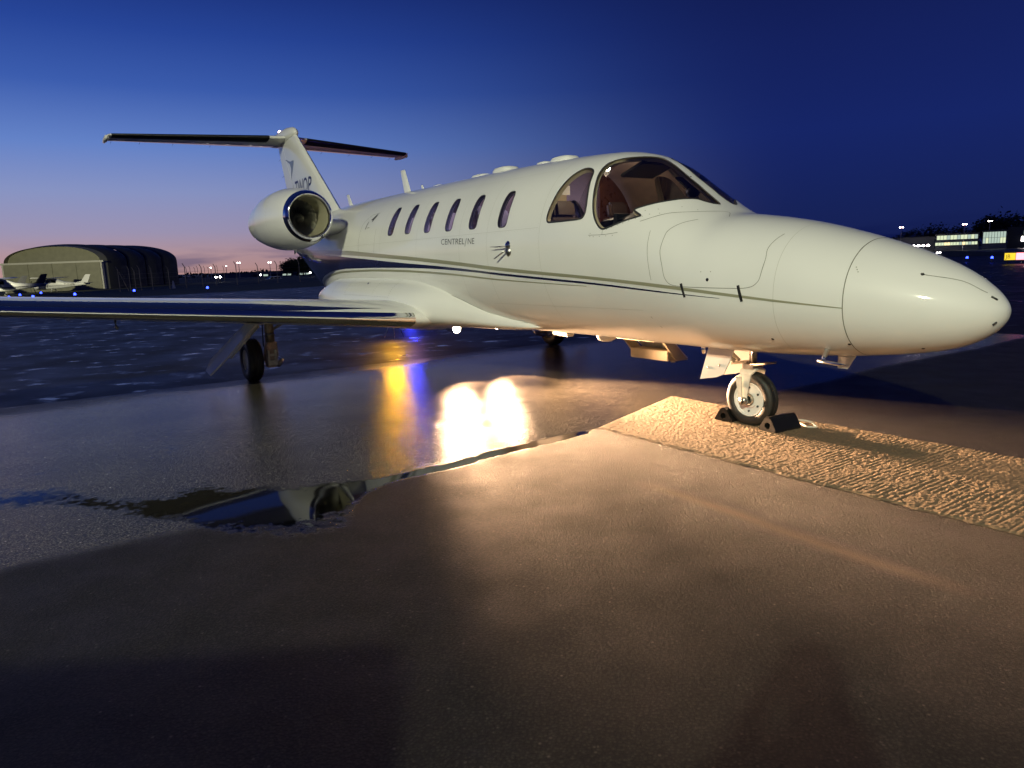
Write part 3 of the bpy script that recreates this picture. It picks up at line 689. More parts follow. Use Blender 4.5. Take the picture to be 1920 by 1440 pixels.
for x, t in ((7.35, R(34)),):
    p = fair_pt(x, t); jpart('inspection_lamp', MB().lathe([(0, .0), (0, .022), (.01, .016), (.014, 0)], p, 'y', 14), M['chrome'], fairing)
    
# landing lights under the fairing, beam ahead
M['beam'] = None
for sgn in (1, -1):
    c = Vector((6.05, .31 * sgn, .597))
    hs = jpart('landing_light', MB().lathe([(.30, .02), (.18, .05), (.05, .068), (.0, .072), (-.012, .070), (-.012, .062), (.02, .06)], c, 'x', 28), M['chrome'])
    jpart('lamp_lens', MB().lathe([(.000, .0), (.004, .035), (.012, .061)], c, 'x', 28), M['lamp'], hs)
    ld = bpy.data.lights.new('landing_beam', 'SPOT'); lo = bpy.data.objects.new('landing_beam', ld); col.objects.link(lo); lo.parent = hs
    ld.energy = 10500 if sgn < 0 else 8500; ld.color = (1, .58, .31); ld.spot_size = R(42); ld.spot_blend = 1.0; ld.shadow_soft_size = .035
    lo.location = c + Vector((-.07, 0, -.015)); d_ = Vector((-1, .0, -.09)); lo.rotation_euler = d_.to_track_quat('-Z', 'Y').to_euler()
    l2 = ld.copy(); l2.name = 'landing_spill'; l2.energy = 850 if sgn < 0 else 1050; l2.spot_size = R(42.5); l2.spot_blend = .42; o2 = bpy.data.objects.new('landing_spill', l2); col.objects.link(o2); o2.parent = hs; o2.location = lo.location; o2.rotation_euler = Vector((-math.cos(R(21)), math.sin(R(21)), -math.tan(R(23.6)))).to_track_quat('-Z', 'Y').to_euler()

# wings
def airfoil(t, n=26, camber=.018):
    b = (1 - np.cos(np.linspace(0, np.pi, n))) / 2
    yt = 5 * t * (.2969 * np.sqrt(b) - .126 * b - .3516 * b**2 + .2843 * b**3 - .1036 * b**4); yc = camber * 4 * b * (1 - b)
    return b, yc + yt, yc - yt
def wing_sec(y, s):
    """s in -1..1: chord fraction, negative on the lower side"""
    f = (y - .9) / 6.65; le = 5.70 + .46 * f; ch = 2.62 + (1.02 - 2.62) * f; z0 = .765 + .60 * f; t = .145 - .03 * f
    b = np.abs(s); yt = 5 * t * (.2969 * np.sqrt(b) - .126 * b - .3516 * b**2 + .2843 * b**3 - .1036 * b**4); yc = .016 * 4 * b * (1 - b) 
    return np.stack([le + b * ch, np.full_like(b, y), z0 + (yc + np.where(s >= 0, yt, -yt * .82)) * ch - .01 * b * ch], -1)
b_ = (1 - np.cos(np.linspace(0, np.pi, 30))) / 2
S_LOOP = np.concatenate([b_[::-1][:-1], -b_[:-1]])            # upper from trailing edge to nose, lower back
ys_ = np.concatenate([np.linspace(.75, 7.45, 40), [7.52, 7.56]])
rows = []
for y in ys_:
    r_ = wing_sec(min(y, 7.5), S_LOOP); 
    if y > 7.5:
        k = 1 - (y - 7.45) / .2; c = r_.mean(0); r_ = c + (r_ - c) * np.array([.5 + .5 * k, 1, k]); r_[:, 1] = y
    rows.append(r_)
wing = closed_loft(rows)
def wing_band(y0, y1, s0, s1, off, ny=60, ns=14, fn=None):
    P = []
    for y in np.linspace(y0, y1, ny):
        a, b = (s0, s1) if fn is None else fn(y)
        q0 = np.sign(a) * np.sqrt(abs(a)); q1 = np.sign(b) * np.sqrt(abs(b)); q = np.linspace(q0, q1, ns); s = np.sign(q) * q * q
        Q = wing_sec(y, s); e = 1e-4; D = wing_sec(y, np.clip(s + e, -1, 1)) - Q; n = np.stack([-D[:, 2], 0 * D[:, 0], D[:, 0]], -1); n /= np.maximum(np.linalg.norm(n, axis=1, keepdims=True), 1e-12)
        n = np.where((s < 0)[:, None], n * np.where(n[:, 2:] > 0, -1, 1), n * np.where(n[:, 2:] < 0, -1, 1))
        P.append(Q + n * off)
    return MB().grid(P)
def navy_fn(y):
    t = np.clip((y - 1.35) / 1.6, 0, 1); u = t * t * (3 - 2 * t); return (.021 + .035 * (1 - u)**2, .022 + .035 * (1 - u)**2 + .083 * u)
for sgn in (1, -1):
    mm = (lambda q: q) if sgn > 0 else (lambda q: q.mirror())
    wg = jpart('wing', mm(wing), M['white'])
    jpart('leading_edge', mm(wing_band(1.06, 7.40, -.055, .0195, .0035)), M['chrome'], wg)
    jpart('navy_band', mm(wing_band(1.42, 7.40, 0, 0, .0030, 80, 14, navy_fn)), M['navy'], wg)
    jpart('aileron_gap', mm(wing_band(4.6, 7.2, .735, .738, .003, 10, 2)), M['seam'], wg)
    jpart('flap_gap', mm(wing_band(1.2, 4.5, .735, .738, .003, 10, 2)), M['seam'], wg)
    for y in (1.75, 3.1, 4.45):                                # flap hinge fairings below
        c = wing_sec(y, np.array([-.82]))[0]
        jpart('flap_hinge_fairing', mm(closed_loft([[(c[0] + dx + .0, y + .05 * s_ * math.cos(a), c[2] + dz + .07 * s_ * math.sin(a)) for a in np.linspace(0, 2 * np.pi, 12, endpoint=False)] for dx, dz, s_ in ((-.45, .0, .15), (-.25, -.02, .7), (.1, -.045, 1), (.4, -.05, .8), (.62, -.04, .15))])), M['white'], wg)
    jpart('fuel_vent', mm(MB().tube([(6.4, 4.10, .965), (6.38, 4.10, .90), (6.30, 4.10, .895)], .016, 8)), M['steel'], wg)
    tip = MB().tube([(6.02, 7.53, 1.365), (6.35, 7.57, 1.368), (6.6, 7.55, 1.368)], [.02, .05, .02], 10); jpart('tip_light', mm(tip), M['lightglass'], wg)

# engines
def nacelle():
    out = [(.0, .302), (.012, .320), (.04, .338), (.09, .355), (.20, .383), (.45, .422), (.80, .446), (1.15, .438), (1.5, .400), (1.85, .345), (2.12, .29), (2.13, .27), (1.9, .26)]
    inn = [(.0, .302), (.012, .287), (.045, .274), (.12, .265), (.30, .260), (.52, .258)]
    return out, inn
EC = (8.06, 1.40, 2.145)
no_, ni_ = nacelle()
def fine(prof, n=4):
    P = np.array(prof); t = np.linspace(0, len(P) - 1, n * (len(P) - 1) + 1); k = np.arange(len(P)); return list(zip(pchip(k, P[:, 0], t), pchip(k, P[:, 1], t)))
for sgn in (1, -1):
    c = (EC[0], EC[1] * sgn, EC[2]); mm = (lambda q: q)
    nc = jpart('engine_nacelle', MB().lathe(fine([p for p in no_ if p[0] >= .09]), c, 'x', 72), M['white'])
    lipo = [p for p in no_ if p[0] <= .09]
    jpart('inlet_lip', MB().lathe(fine(lipo[::-1] + ni_[1:3], 6), c, 'x', 72), M['chrome'], nc)
    jpart('inlet_duct', MB().lathe(fine(ni_[2:]), c, 'x', 72), M['duct'], nc)
    jpart('fan_backing', MB().lathe([(.60, .26), (.60, .0)], c, 'x', 48), M['black'], nc)
    jpart('spinner', MB().lathe([(.34, 0), (.36, .02), (.42, .05), (.50, .078), (.56, .085)], c, 'x', 32), M['fan'], nc)
    bl0 = None
    for k in range(20):
        a0 = 2 * math.pi * k / 20; P = []
        for r_ in np.linspace(.07, .256, 8):
            tw_ = R(25 + 38 * (r_ - .07) / .186); row = []
            sw = .30 * ((r_ - .07) / .186)**2
            for t in np.linspace(-.5, .5, 5):
                ch = .085 + .05 * (r_ - .07) / .186; xo = .47 + t * ch * math.cos(tw_); an = a0 + sw + t * ch * math.sin(tw_) / max(r_, .06); row.append((c[0] + xo, c[1] + r_ * math.cos(an), c[2] + r_ * math.sin(an)))
            P.append(row)
        jpart('fan_blade', MB().grid(P), M['fan'], nc)
    jpart('exhaust', MB().lathe([(2.05, .27), (2.3, .21), (2.32, .19), (2.0, .18)], c, 'x', 40), M['steel'], nc)
    jpart('drain_mast', MB().tube([(c[0] + .75, c[1], c[2] - .42), (c[0] + .80, c[1], c[2] - .50)], [.025, .012], 8), M['white'], nc)
    jpart('lip_placard', MB().grid([[(c[0] + .085 + dx, c[1] - sgn * .0 + .3575 * math.cos(a), c[2] + .3575 * math.sin(a)) for dx in (0, .02)] for a in np.linspace(R(255), R(285), 10)]), M['black'], nc)
    mb = MB()
    for xo, rr, k in ((.62, .438, 60),):
        for a in np.linspace(0, 2 * np.pi, k, endpoint=False):
            p = np.array((c[0] + xo, c[1] + rr * math.cos(a), c[2] + rr * math.sin(a))); n = np.array((0, math.cos(a), math.sin(a))); u = np.array((1., 0, 0)); v_ = np.cross(n, u)
            mb.add([p + n * .003 + .006 * (math.cos(b) * u + math.sin(b) * v_) for b in np.linspace(0, 2 * np.pi, 6)[:-1]], [(0, 1, 2, 3, 4)])
    o = jpart('cowl_fasteners', mb, M['rivet'], nc, False); o['kind'] = 'stuff'
    # pylon
    rows = []
    for y in (.60, .85, 1.08):
        t = (y - .6) / .48; x0 = 8.55 - .12 * t; ch = 1.75 + .1 * t; z0 = 2.02 + .06 * t
        b, up, dn = airfoil(.13, 18, 0); rows.append([(x0 + bb * ch, y * sgn, z0 + uu * ch) for bb, uu in zip(b[::-1][:-1], up[::-1][:-1])] + [(x0 + bb * ch, y * sgn, z0 + dd * ch) for bb, dd in zip(b[:-1], dn[:-1])])
    jpart('engine_pylon', closed_loft(rows), M['white'])

# fin, rudder, tailplane
def fin_sec(z, f0, f1, n=18):
    t = (z - 2.2) / 1.92; le = 10.18 + 2.37 * t; te = 12.98 + .72 * t; ch = te - le
    b, up, dn = airfoil(.105, 40, 0); bb = np.linspace(f0, f1, n); h = np.interp(bb, b, up) * ch
    x = le + bb * ch
    return [(xx, hh, z) for xx, hh in zip(x[::-1], h[::-1])] + [(xx, -hh, z) for xx, hh in zip(x[1:] if f0 == 0 else x, h[1:] if f0 == 0 else h)]
rows = [fin_sec(z, 0, .70, 22) for z in np.linspace(2.15, 4.06, 24)]
fin = jpart('fin', closed_loft(rows), M['white'], smooth=True, auto=50)
rud = jpart('rudder', closed_loft([fin_sec(z, .708, 1.0, 10) for z in np.linspace(2.25, 3.93, 14)]), M['white'], fin, auto=50)
def fin_y(x, z):
    t = (z - 2.2) / 1.92; le = 10.18 + 2.37 * t; te = 12.98 + .72 * t; b, up, dn = airfoil(.105, 40, 0); return float(np.interp((x - le) / (te - le), b, up)) * (te - le)
def on_fin(x0, z0, sl=0.0):
    return lambda a, b: (x0 - a, fin_y(x0 - a, z0 + b) + .003, z0 + b + sl * a)
M['regn'] = mat('registration_navy', (.012, .016, .07), .35)
link('registration', text_mesh('TWOP', .42, on_fin(12.53, 2.845, 0), .80, .004), M['regn'], fin, False)
P = [(13.12,3.635),(12.47,3.535),(12.52,3.465),(12.60,3.36),(12.80,3.20),(12.70,3.40),(12.76,3.50)]
jpart('bird_mark', MB().add([on_fin(0, 0)(-a, b) for a, b in P], [tuple(range(len(P)))]), M['marking'], fin, False)
P = [(12.70,3.16),(12.66,3.05),(12.60,2.90),(12.57,2.80),(12.60,2.80),(12.64,2.92),(12.68,3.04)]
jpart('bird_mark', MB().add([on_fin(0, 0)(-a, b) for a, b in P], [tuple(range(len(P)))]), M['marking'], fin, False)
# bullet on top
rows = []
for x, r_ in zip((12.42, 12.47, 12.6, 12.9, 13.3, 13.7, 14.0, 14.2), (.02, .06, .10, .13, .13, .11, .07, .02)):
    rows.append([(x, r_ * math.cos(a) * .9, 4.05 + r_ * math.sin(a) * (1.25 if math.sin(a) > 0 else 1.0) + .02) for a in np.linspace(0, 2 * np.pi, 24, endpoint=False)])
bul = jpart('tail_bullet', closed_loft(rows), M['white'])
jpart('anti_collision_beacon', MB().lathe([(0, .035), (.03, .033), (.05, .02), (.056, 0)], (13.45, 0, 4.215), 'z', 14), M['beacon'], bul)
def tp_sec(y, s, t=.10):
    f = y / 3.12; le = 12.80 + 1.00 * f; ch = 1.38 - .62 * f; b = np.abs(s); yt = 5 * t * (.2969 * np.sqrt(b) - .126 * b - .3516 * b**2 + .2843 * b**3 - .1036 * b**4) * ch
    return np.stack([le + b * ch, np.full_like(b, y), 4.03 + np.where(s >= 0, yt, -yt)], -1)
rows = [tp_sec(y, S_LOOP) for y in np.linspace(0.0, 3.08, 26)] + [tp_sec(3.12, S_LOOP) * np.array([1, 1, .4]) + np.array([0, 0, 4.03 * .6])]
tp = closed_loft(rows)
def tp_band(y0, y1, s0, s1, off):
    P = []
    for y in np.linspace(y0, y1, 30):
        q = np.linspace(-math.sqrt(-s0), math.sqrt(s1), 16); s = np.sign(q) * q * q; Q = tp_sec(y, s); c = np.array([tp_sec(y, np.array([.3]))[0][0], y, 4.03]); d = Q - c; d[:, 0] *= .35; d /= np.linalg.norm(d, axis=1, keepdims=True); P.append(Q + d * off)
    return MB().grid(P)
for sgn in (1, -1):
    mm = (lambda q: q) if sgn > 0 else (lambda q: q.mirror())
    tpo = jpart('tailplane', mm(tp), M['white'])
    jpart('deicing_boot', mm(tp_band(.38, 3.06, -.20, .12, .006)), M['boot'], tpo)
    jpart('elevator_gap', mm(MB().grid([tp_sec(y, np.array([-.66, -.668])) - np.array([0, 0, .002]) for y in np.linspace(.3, 3.0, 6)])), M['seam'], tpo)
    jpart('balance_horn', mm(closed_loft([[(x, 3.13 + .045 * k * math.cos(a), 4.00 + .05 * k * math.sin(a)) for a in np.linspace(0, 2 * np.pi, 12, endpoint=False)] for x, k in ((13.86, .2), (13.92, .9), (14.2, 1), (14.5, .6), (14.58, .15))])), M['white'], tpo)
    for y in (1.2, 1.9, 2.5, 3.0): jpart('static_wick', mm(MB().tube([(12.8 + 1.38 + (.38) * y / 3.12 - .02, y, 4.02), (12.8 + 1.38 + .38 * y / 3.12 + .12, y, 4.0)], [.004, .0015], 5)), M['black'], tpo)
for z in (2.7, 3.0, 3.35, 3.7): jpart('static_wick', MB().tube([(12.98 + .72 * (z - 2.2) / 1.92 - .01, 0, z), (12.98 + .72 * (z - 2.2) / 1.92 + .14, 0, z - .02)], [.004, .0015], 5), M['black'], fin)

# ---- landing gear
def wheel(c, r_, w_, rim_r, tyre_name, par, gm):
    h = w_ / 2
    prof = [(-h * .62, rim_r), (-h * .9, rim_r * 1.10), (-h, rim_r + (r_ - rim_r) * .45), (-h * .93, rim_r + (r_ - rim_r) * .78), (-h * .66, r_ * .985), (-h * .40, r_), (-h * .36, r_ * .985), (-h * .30, r_), (-h * .05, r_ * 1.002), (-h * .03, r_ * .985), (h * .03, r_ * .985), (h * .05, r_ * 1.002), (h * .30, r_), (h * .36, r_ * .985), (h * .40, r_), (h * .66, r_ * .985), (h * .93, rim_r + (r_ - rim_r) * .78), (h, rim_r + (r_ - rim_r) * .45), (h * .9, rim_r * 1.10), (h * .62, rim_r)]
    ty = jpart(tyre_name, MB().lathe(prof, c, 'y', 64), M['rubber'], par)
    rp = [(-h * .70, rim_r * 1.04), (-h * .82, rim_r * 1.02), (-h * .82, rim_r * .96), (-h * .60, rim_r * .92), (-h * .56, rim_r * .5), (-h * .62, rim_r * .28), (-h * .62, .0)]
    rm = MB().lathe(rp, c, 'y', 48); rm.lathe([(-a, b) for a, b in rp], c, 'y', 48)
    return ty, jpart('wheel_rim', rm, gm, par, True, auto=35)
# nose gear
NGX = 1.80
ng = jpart('nose_gear', MB().tube([(NGX, 0, .80), (NGX, 0, .52)], .032, 16).tube([(NGX - .03, .045, .72), (NGX - .03, .045, .50)], .011, 8).tube([(NGX + .02, -.045, .72), (NGX + .02, -.045, .50)], .011, 8), M['steel'])
wheel((NGX, 0, .228), .226, .125, .138, 'tyre', ng, M['white'])
fk = MB()
arch = []
for a in np.linspace(0, math.pi, 15): arch.append((.088 * math.cos(a), .425 + .055 * math.sin(a)))
path = [(.098, .215), (.094, .30), (.09, .37)] + [(y, z) for y, z in arch[1:-1]] + [(-.09, .37), (-.094, .30), (-.098, .215)]
P = []
for i, (y, z) in enumerate(path):
    k = 1 - abs(i / (len(path) - 1) - .5) * 2; hwid = .020 + .050 * min(1, k * 1.9)
    nn = Vector((0, y, z - .36)).normalized() * .012
    P.append([(NGX - hwid, y, z), (NGX - hwid, y + nn.y, z + nn.z), (NGX + hwid, y + nn.y, z + nn.z), (NGX + hwid, y, z), (NGX - hwid, y, z)])
fk.grid(P)
jpart('fork', fk, M['gearpaint'], ng, False)
jpart('fork_rib', MB().prism([(NGX + .02, .112, .42), (NGX + .075, .112, .42), (NGX + .035, .118, .235), (NGX + .005, .118, .235)], (0, .012, 0)), M['gearpaint'], ng, False)
ax = MB().tube([(NGX, .06, .226), (NGX, .135, .226)], .030, 20); jpart('axle', ax, M['steel'], ng); jpart('axle', MB().tube([(NGX, -.06, .226), (NGX, -.135, .226)], .03, 20), M['steel'], ng)
jpart('axle_bore', MB().tube([(NGX, .134, .226), (NGX, .1365, .226)], .020, 16), M['black'], ng); jpart('hub_ring', MB().lathe([(.045, .052), (.062, .05), (.064, .036), (.05, .034)], (NGX, 0, .226), 'y', 24), M['dirtygear'], ng)
for k in range(6):
    a = 2 * math.pi * (k + .5) / 6; jpart('wheel_bolt', MB().tube([(NGX + .098 * math.cos(a), .036, .228 + .098 * math.sin(a)), (NGX + .098 * math.cos(a), .046, .228 + .098 * math.sin(a))], .0085, 8), M['black'], ng)
M['redmark'] = mat('faded_red_print', (.45, .16, .10), .5)
jpart('wheel_marking', MB().grid([[(NGX + rr * math.cos(a), .0405, .228 + rr * math.sin(a)) for rr in (.072, .075)] for a in np.linspace(R(215), R(305), 14)]), M['redmark'], ng)
cl_ = MB().box((NGX, 0, .505), (.10, .14, .035)); cl_.tube([(NGX - .02, .05, .515), (NGX - .19, .10, .545)], [.014, .008], 8); cl_.tube([(NGX - .02, -.05, .515), (NGX - .15, -.10, .53)], [.012, .008], 8)
jpart('steering_collar', cl_, M['dirtygear'], ng, False)
jpart('torque_link', MB().box((NGX + .10, 0, .525), (.20, .05, .022), Matrix.Rotation(.18, 3, 'Y')), M['dirtygear'], ng, False)
jpart('drag_brace', MB().tube([(NGX + .16, .03, .53), (NGX + .42, .05, .70)], .018, 10).tube([(NGX + .16, -.03, .53), (NGX + .42, -.05, .70)], .018, 10), M['gearpaint'], ng)
gd = [(2.14, .13, .645), (1.88, .13, .645), (1.915, .125, .56), (1.99, .12, .425), (2.06, .12, .395), (2.235, .12, .36)]
jpart('gear_door', MB().prism(gd, (0, .012, 0)), M['white'], ng, False)
for x, z in ((2.15, .47), (2.03, .50)): jpart('door_bolt', MB().tube([(x, .13, z), (x, .138, z)], .012, 8), M['dirtygear'], ng)
jpart('gear_door', MB().prism([(a, -.14, c) for a, b, c in gd], (0, -.012, 0)), M['white'], ng, False)
jpart('marker_lamp', MB().tube([(2.20, .14, .66), (2.19, .14, .585)], [.02, .014], 10), M['chrome'], ng)
# main gear
for sgn in (1, -1):
    T = lambda p: (p[0], p[1] * sgn, p[2])
    mg = jpart('main_gear', MB().tube([T((7.50, 2.27, .90)), T((7.50, 2.27, .48))], [.062, .058], 16), M['dirtygear'])
    wheel(T((7.62, 2.49, .278)), .278, .19, .135, 'tyre', mg, M['gearpaint'])
    yk = MB().prism([T((7.44, 2.20, .50)), T((7.44, 2.33, .50)), T((7.44, 2.36, .33)), T((7.44, 2.34, .17)), T((7.44, 2.23, .17)), T((7.44, 2.19, .33))], (.10, 0, 0))
    jpart('knuckle', yk, M['dirtygear'], mg, bevel=.008)
    lk = MB().box(T((7.425, 2.235, .30)), (.04, .026, .20)); lk.box(T((7.425, 2.325, .30)), (.04, .026, .20)); lk.box(T((7.43, 2.28, .235)), (.05, .075, .055)); lk.box(T((7.43, 2.28, .335)), (.04, .06, .03))
    jpart('trailing_link', lk, M['gearpaint'], mg, bevel=.004)
    jpart('shock_strut', MB().tube([T((7.46, 2.20, .20)), T((7.58, 2.12, .23)), T((7.72, 2.16, .28))], [.034, .034, .028], 12), M['steel'], mg)
    jpart('axle', MB().tube([T((7.62, 2.26, .278)), T((7.62, 2.50, .278))], .035, 12), M['dirtygear'], mg)
    jpart('side_brace', MB().tube([T((7.50, 2.22, .66)), T((7.50, 2.02, .76))], .018, 8), M['dirtygear'], mg)
    jpart('brake_hose', MB().tube([T((7.46, 2.36, .74)), T((7.44, 2.37, .60)), T((7.46, 2.37, .45))], .008, 6), M['black'], mg)
    jpart('strut_band', MB().lathe([(-.012, .062), (-.012, .068), (.012, .068), (.012, .062)], T((7.50, 2.27, .60)), 'z', 20), M['steel'], mg)
    dr = [T((7.36, 2.44, .745)), T((7.36, 2.90, .29)), T((7.36, 3.06, .155)), T((7.56, 3.06, .19)), T((7.64, 2.98, .31)), T((7.64, 2.47, .77))]
    jpart('gear_door', MB().prism(dr, (0, .015 * sgn, .016)), M['white'], mg, False)
    jpart('door_rib', MB().prism([T((7.352, 2.42, .72)), T((7.352, 2.80, .345)), T((7.352, 2.82, .36)), T((7.352, 2.44, .74))], (.03, 0, 0)), M['gearpaint'], mg, False)
    jpart('wheel_bay_skirt', MB().prism([T((7.30, 2.40, .74)), T((7.30, 2.85, .80)), T((7.30, 3.30, .86)), T((7.30, 3.30, .875)), T((7.30, 2.40, .80))], (.5, 0, 0)), M['white'], mg, False)

# belly bits and the airstair let down on the far side
jpart('belly_antenna', MB().box((4.16, .08, .635), (.26, .10, .055), Matrix.Rotation(-.05, 3, 'Y')), M['white'], None, bevel=.012)
jpart('belly_beacon', MB().lathe([(-.075, .0), (-.07, .05), (-.05, .09), (-.02, .105), (.02, .105)], (3.47, .08, .665), 'z', 24), M['white'])
st = jpart('airstair', MB().prism([(3.66, -.74, .70), (3.66, -.86, .70), (3.66, -1.34, .235), (3.66, -1.16, .235)], (.03, 0, 0)).prism([(4.28, -.74, .70), (4.28, -.86, .70), (4.28, -1.34, .235), (4.28, -1.16, .235)], (.03, 0, 0)), M['tan'], None, False)
jpart('stair_step', MB().box((3.985, -1.14, .30), (.60, .20, .115)), M['tan'], st, bevel=.01)
jpart('stair_step', MB().box((3.985, -.92, .50), (.60, .20, .03)), M['tan'], st, bevel=.006)
jpart('stair_backing', MB().prism([(3.69, -.88, .68), (4.28, -.88, .68), (4.28, -1.36, .25), (3.69, -1.36, .25)], (0, -.02, 0)), M['white'], st, False)
jpart('stair_foot', MB().tube([(3.80, -1.25, .235), (3.80, -1.25, .20)], .03, 10), M['gearpaint'], st)

# ---- interior seen through the windows
gl = []
for y in np.linspace(-.60, .60, 25):
    e = abs(y) / .60; row = []
    for t in np.linspace(0, 1, 8):
        x = 2.20 + .10 * e + t * (.46 + .30 * e); zg = 1.79 - .10 * e * e + .05 * math.sin(min(t, .8) / .8 * math.pi / 2) - .10 * max(0, t - .85) / .15; zg = min(zg, float(fpar(x)[0]) - .07); yg = max(float(ysurf(x, zg)) - .065, .02); row.append((x, max(-yg, min(yg, y)), zg))
    gl.append(row)
jpart('glareshield', MB().grid(gl), M['black'])
ip = jpart('instrument_panel', MB().box((2.80, 0, 1.56), (.05, 1.20, .46), Matrix.Rotation(-.12, 3, 'Y')), M['black'], None, False)
for y in (-.38, -.12, .12, .38): jpart('panel_display', MB().box((2.835, y, 1.62), (.012, .2, .2), Matrix.Rotation(-.12, 3, 'Y')), mat('dim_display', (.01, .012, .014), .15), ip, False)
jpart('magnetic_compass', MB().lathe([(-.05, .0), (-.045, .035), (0, .048), (.045, .04), (.05, 0)], (2.42, .03, 1.945), 'x', 20).tube([(2.42, .03, 1.99), (2.45, .03, 2.08)], .008, 6), M['black'])
for y in (.36, -.36):
    s_ = jpart('pilot_seat', MB().box((3.46, y, 1.22), (.46, .44, .14)).box((3.70, y, 1.53), (.13, .44, .58), Matrix.Rotation(.14, 3, 'Y')).box((3.77, y, 1.90), (.09, .26, .17), Matrix.Rotation(.14, 3, 'Y')), M['darkleather'], None, bevel=.03)
    jpart('control_yoke', MB().tube([(2.86, y, 1.52), (3.02, y, 1.52)], .016, 8).tube([(3.02, y - .14, 1.60), (3.02, y - .12, 1.50), (3.02, y, 1.49), (3.02, y + .12, 1.50), (3.02, y + .14, 1.60)], .014, 8), M['black'], ip)
dvm = MB()
for s_ in (1, -1):
    q_ = section(3.92, np.linspace(R(-35), R(72), 20), .07); pl_ = [(3.90, .24 * s_, q_[0][2])] + [(3.90, p[1] * s_, p[2]) for p in q_] + [(3.90, .24 * s_, q_[-1][2])]
    dvm.prism(pl_, (.04, 0, 0))
dv = jpart('cockpit_divider', dvm, M['wood'], None, False)
jpart('divider_trim', MB().box((3.885, .30, 1.98), (.02, .14, .30)), M['tan'], dv, False)
jpart('placard', MB().box((3.872, .24, 2.10), (.008, .10, .09)), M['white'], dv, False)
jpart('overhead_panel', MB().box((2.98, 0, 2.20), (.30, .42, .03), Matrix.Rotation(.3, 3, 'Y')), M['black'], None, bevel=.008)
jpart('sun_visor', MB().box((2.70, -.30, 2.06), (.02, .34, .18), Matrix.Rotation(.9, 3, 'Y')), M['black'], None, bevel=.006)
jpart('cabin_floor', MB().box((5.0, 0, .97), (5.2, 1.2, .03)), M['leather'], None, False)
for x in (4.75, 5.7, 6.6):
    for y in (.40, -.40): jpart('cabin_seat', MB().box((x, y, 1.33), (.5, .5, .18)).box((x + .26, y, 1.68), (.15, .48, .72), Matrix.Rotation(.15, 3, 'Y')), M['leather'], None, bevel=.05)
dl = jpart('dome_lamp', MB().lathe([(-.025, 0), (-.02, .02), (0, .03), (.01, .03)], (3.34, .17, 2.25), 'z', 14), M['bulb'])
pl = bpy.data.lights.new('dome_light', 'POINT'); po = bpy.data.objects.new('dome_light', pl); col.objects.link(po); po.parent = dl; po.location = (3.34, .17, 2.20); pl.energy = 6; pl.color = (1, .78, .52); pl.shadow_soft_size = .03
cl3 = jpart('cabin_lamp', MB().box((5.6, 0, 2.36), (2.4, .05, .02)), mat('cabin_strip', (1, 1, 1), .5, emis=(.58, .58, 1.0), estr=55), None, False)
# ------------------------------------------------------------------ chocks, rope
def chock(name, x, y, rz, label):
    r0 = empty(name, AC(x, y, .012), JET_RZ + rz); tag(r0, label, 'chock', 'wheel chocks at the nose wheel')
    prof = [(-.085, 0), (.085, 0), (.082, .02), (.030, .105), (.012, .118), (-.012, .118), (-.030, .105), (-.082, .02)]
    n = 20; hole = [(.026 * math.cos(2 * math.pi * k / n), .048 + .026 * math.sin(2 * math.pi * k / n)) for k in range(n)]
    L_ = .30; m = MB()
    # outside
    k = len(prof); m.add([(a, -L_ / 2, b) for a, b in prof] + [(a, L_ / 2, b) for a, b in prof], [(i, (i + 1) % k, k + (i + 1) % k, k + i) for i in range(k)])
    # bore with end faces
    bm = bmesh.new()
    m.add([(a, -L_ / 2, b) for a, b in hole] + [(a, L_ / 2, b) for a, b in hole], [(i, n + i, n + (i + 1) % n, (i + 1) % n) for i in range(n)])
    for s in (-1, 1):
        # ring of quads between the bore and the outline (outline resampled by angle)
        ou = []
        for kk in range(n):
            d = Vector((math.cos(2 * math.pi * kk / n), math.sin(2 * math.pi * kk / n))); best = None
            for i in range(k):
                a = Vector(prof[i]) - Vector((0, .048)); b = Vector(prof[(i + 1) % k]) - Vector((0, .048)); e = b - a; den = d.x * e.y - d.y * e.x
                if abs(den) < 1e-9: continue
                t = (a.x * e.y - a.y * e.x) / den; u = (a.x * d.y - a.y * d.x) / den
                if t > 0 and -1e-6 <= u <= 1 + 1e-6: best = t if best is None else max(best, t)
            ou.append((d.x * best, .048 + d.y * best))
        m.add([(a, s * L_ / 2, b) for a, b in hole] + [(a, s * L_ / 2, b) for a, b in ou], [(i, (i + 1) % n, n + (i + 1) % n, n + i) for i in range(n)])
    m.build('rubber_block', M['chock'], r0, False)
    for s in (-1, 1):
        mm = MB()
        for q in (-.045, .045): mm.box((q, s * (L_ / 2 - .05), .052), (.012, .05, .006))
        mm.build('grip_bar', M['black'], r0, False)
    return r0
chock('wheel_chock', 2.03, -.06, R(4), 'black rubber chock behind the nose wheel, on its tail side')
chock('wheel_chock', 1.545, -.02, R(-5), 'black rubber chock in front of the nose wheel, nearer the nose')
rp = [AC(1.55, -.17, .055), AC(1.50, -.22, .06), AC(1.42, -.27, .045), AC(1.36, -.24, .024), AC(1.42, -.20, .022), AC(1.55, -.28, .022), AC(1.75, -.30, .022), AC(1.92, -.26, .03), AC(2.02, -.20, .055)]
P = np.array([list(p) for p in rp]); t = np.linspace(0, len(P) - 1, 80); P = np.stack([pchip(np.arange(len(P)), P[:, k], t) for k in range(3)], -1)
mb = MB().tube([tuple(p) for p in P], .008, 8); o = mb.build('chock_rope', M['rope'], None, True); tag(o, 'white rope looped between the two chocks behind the nose wheel', 'rope')

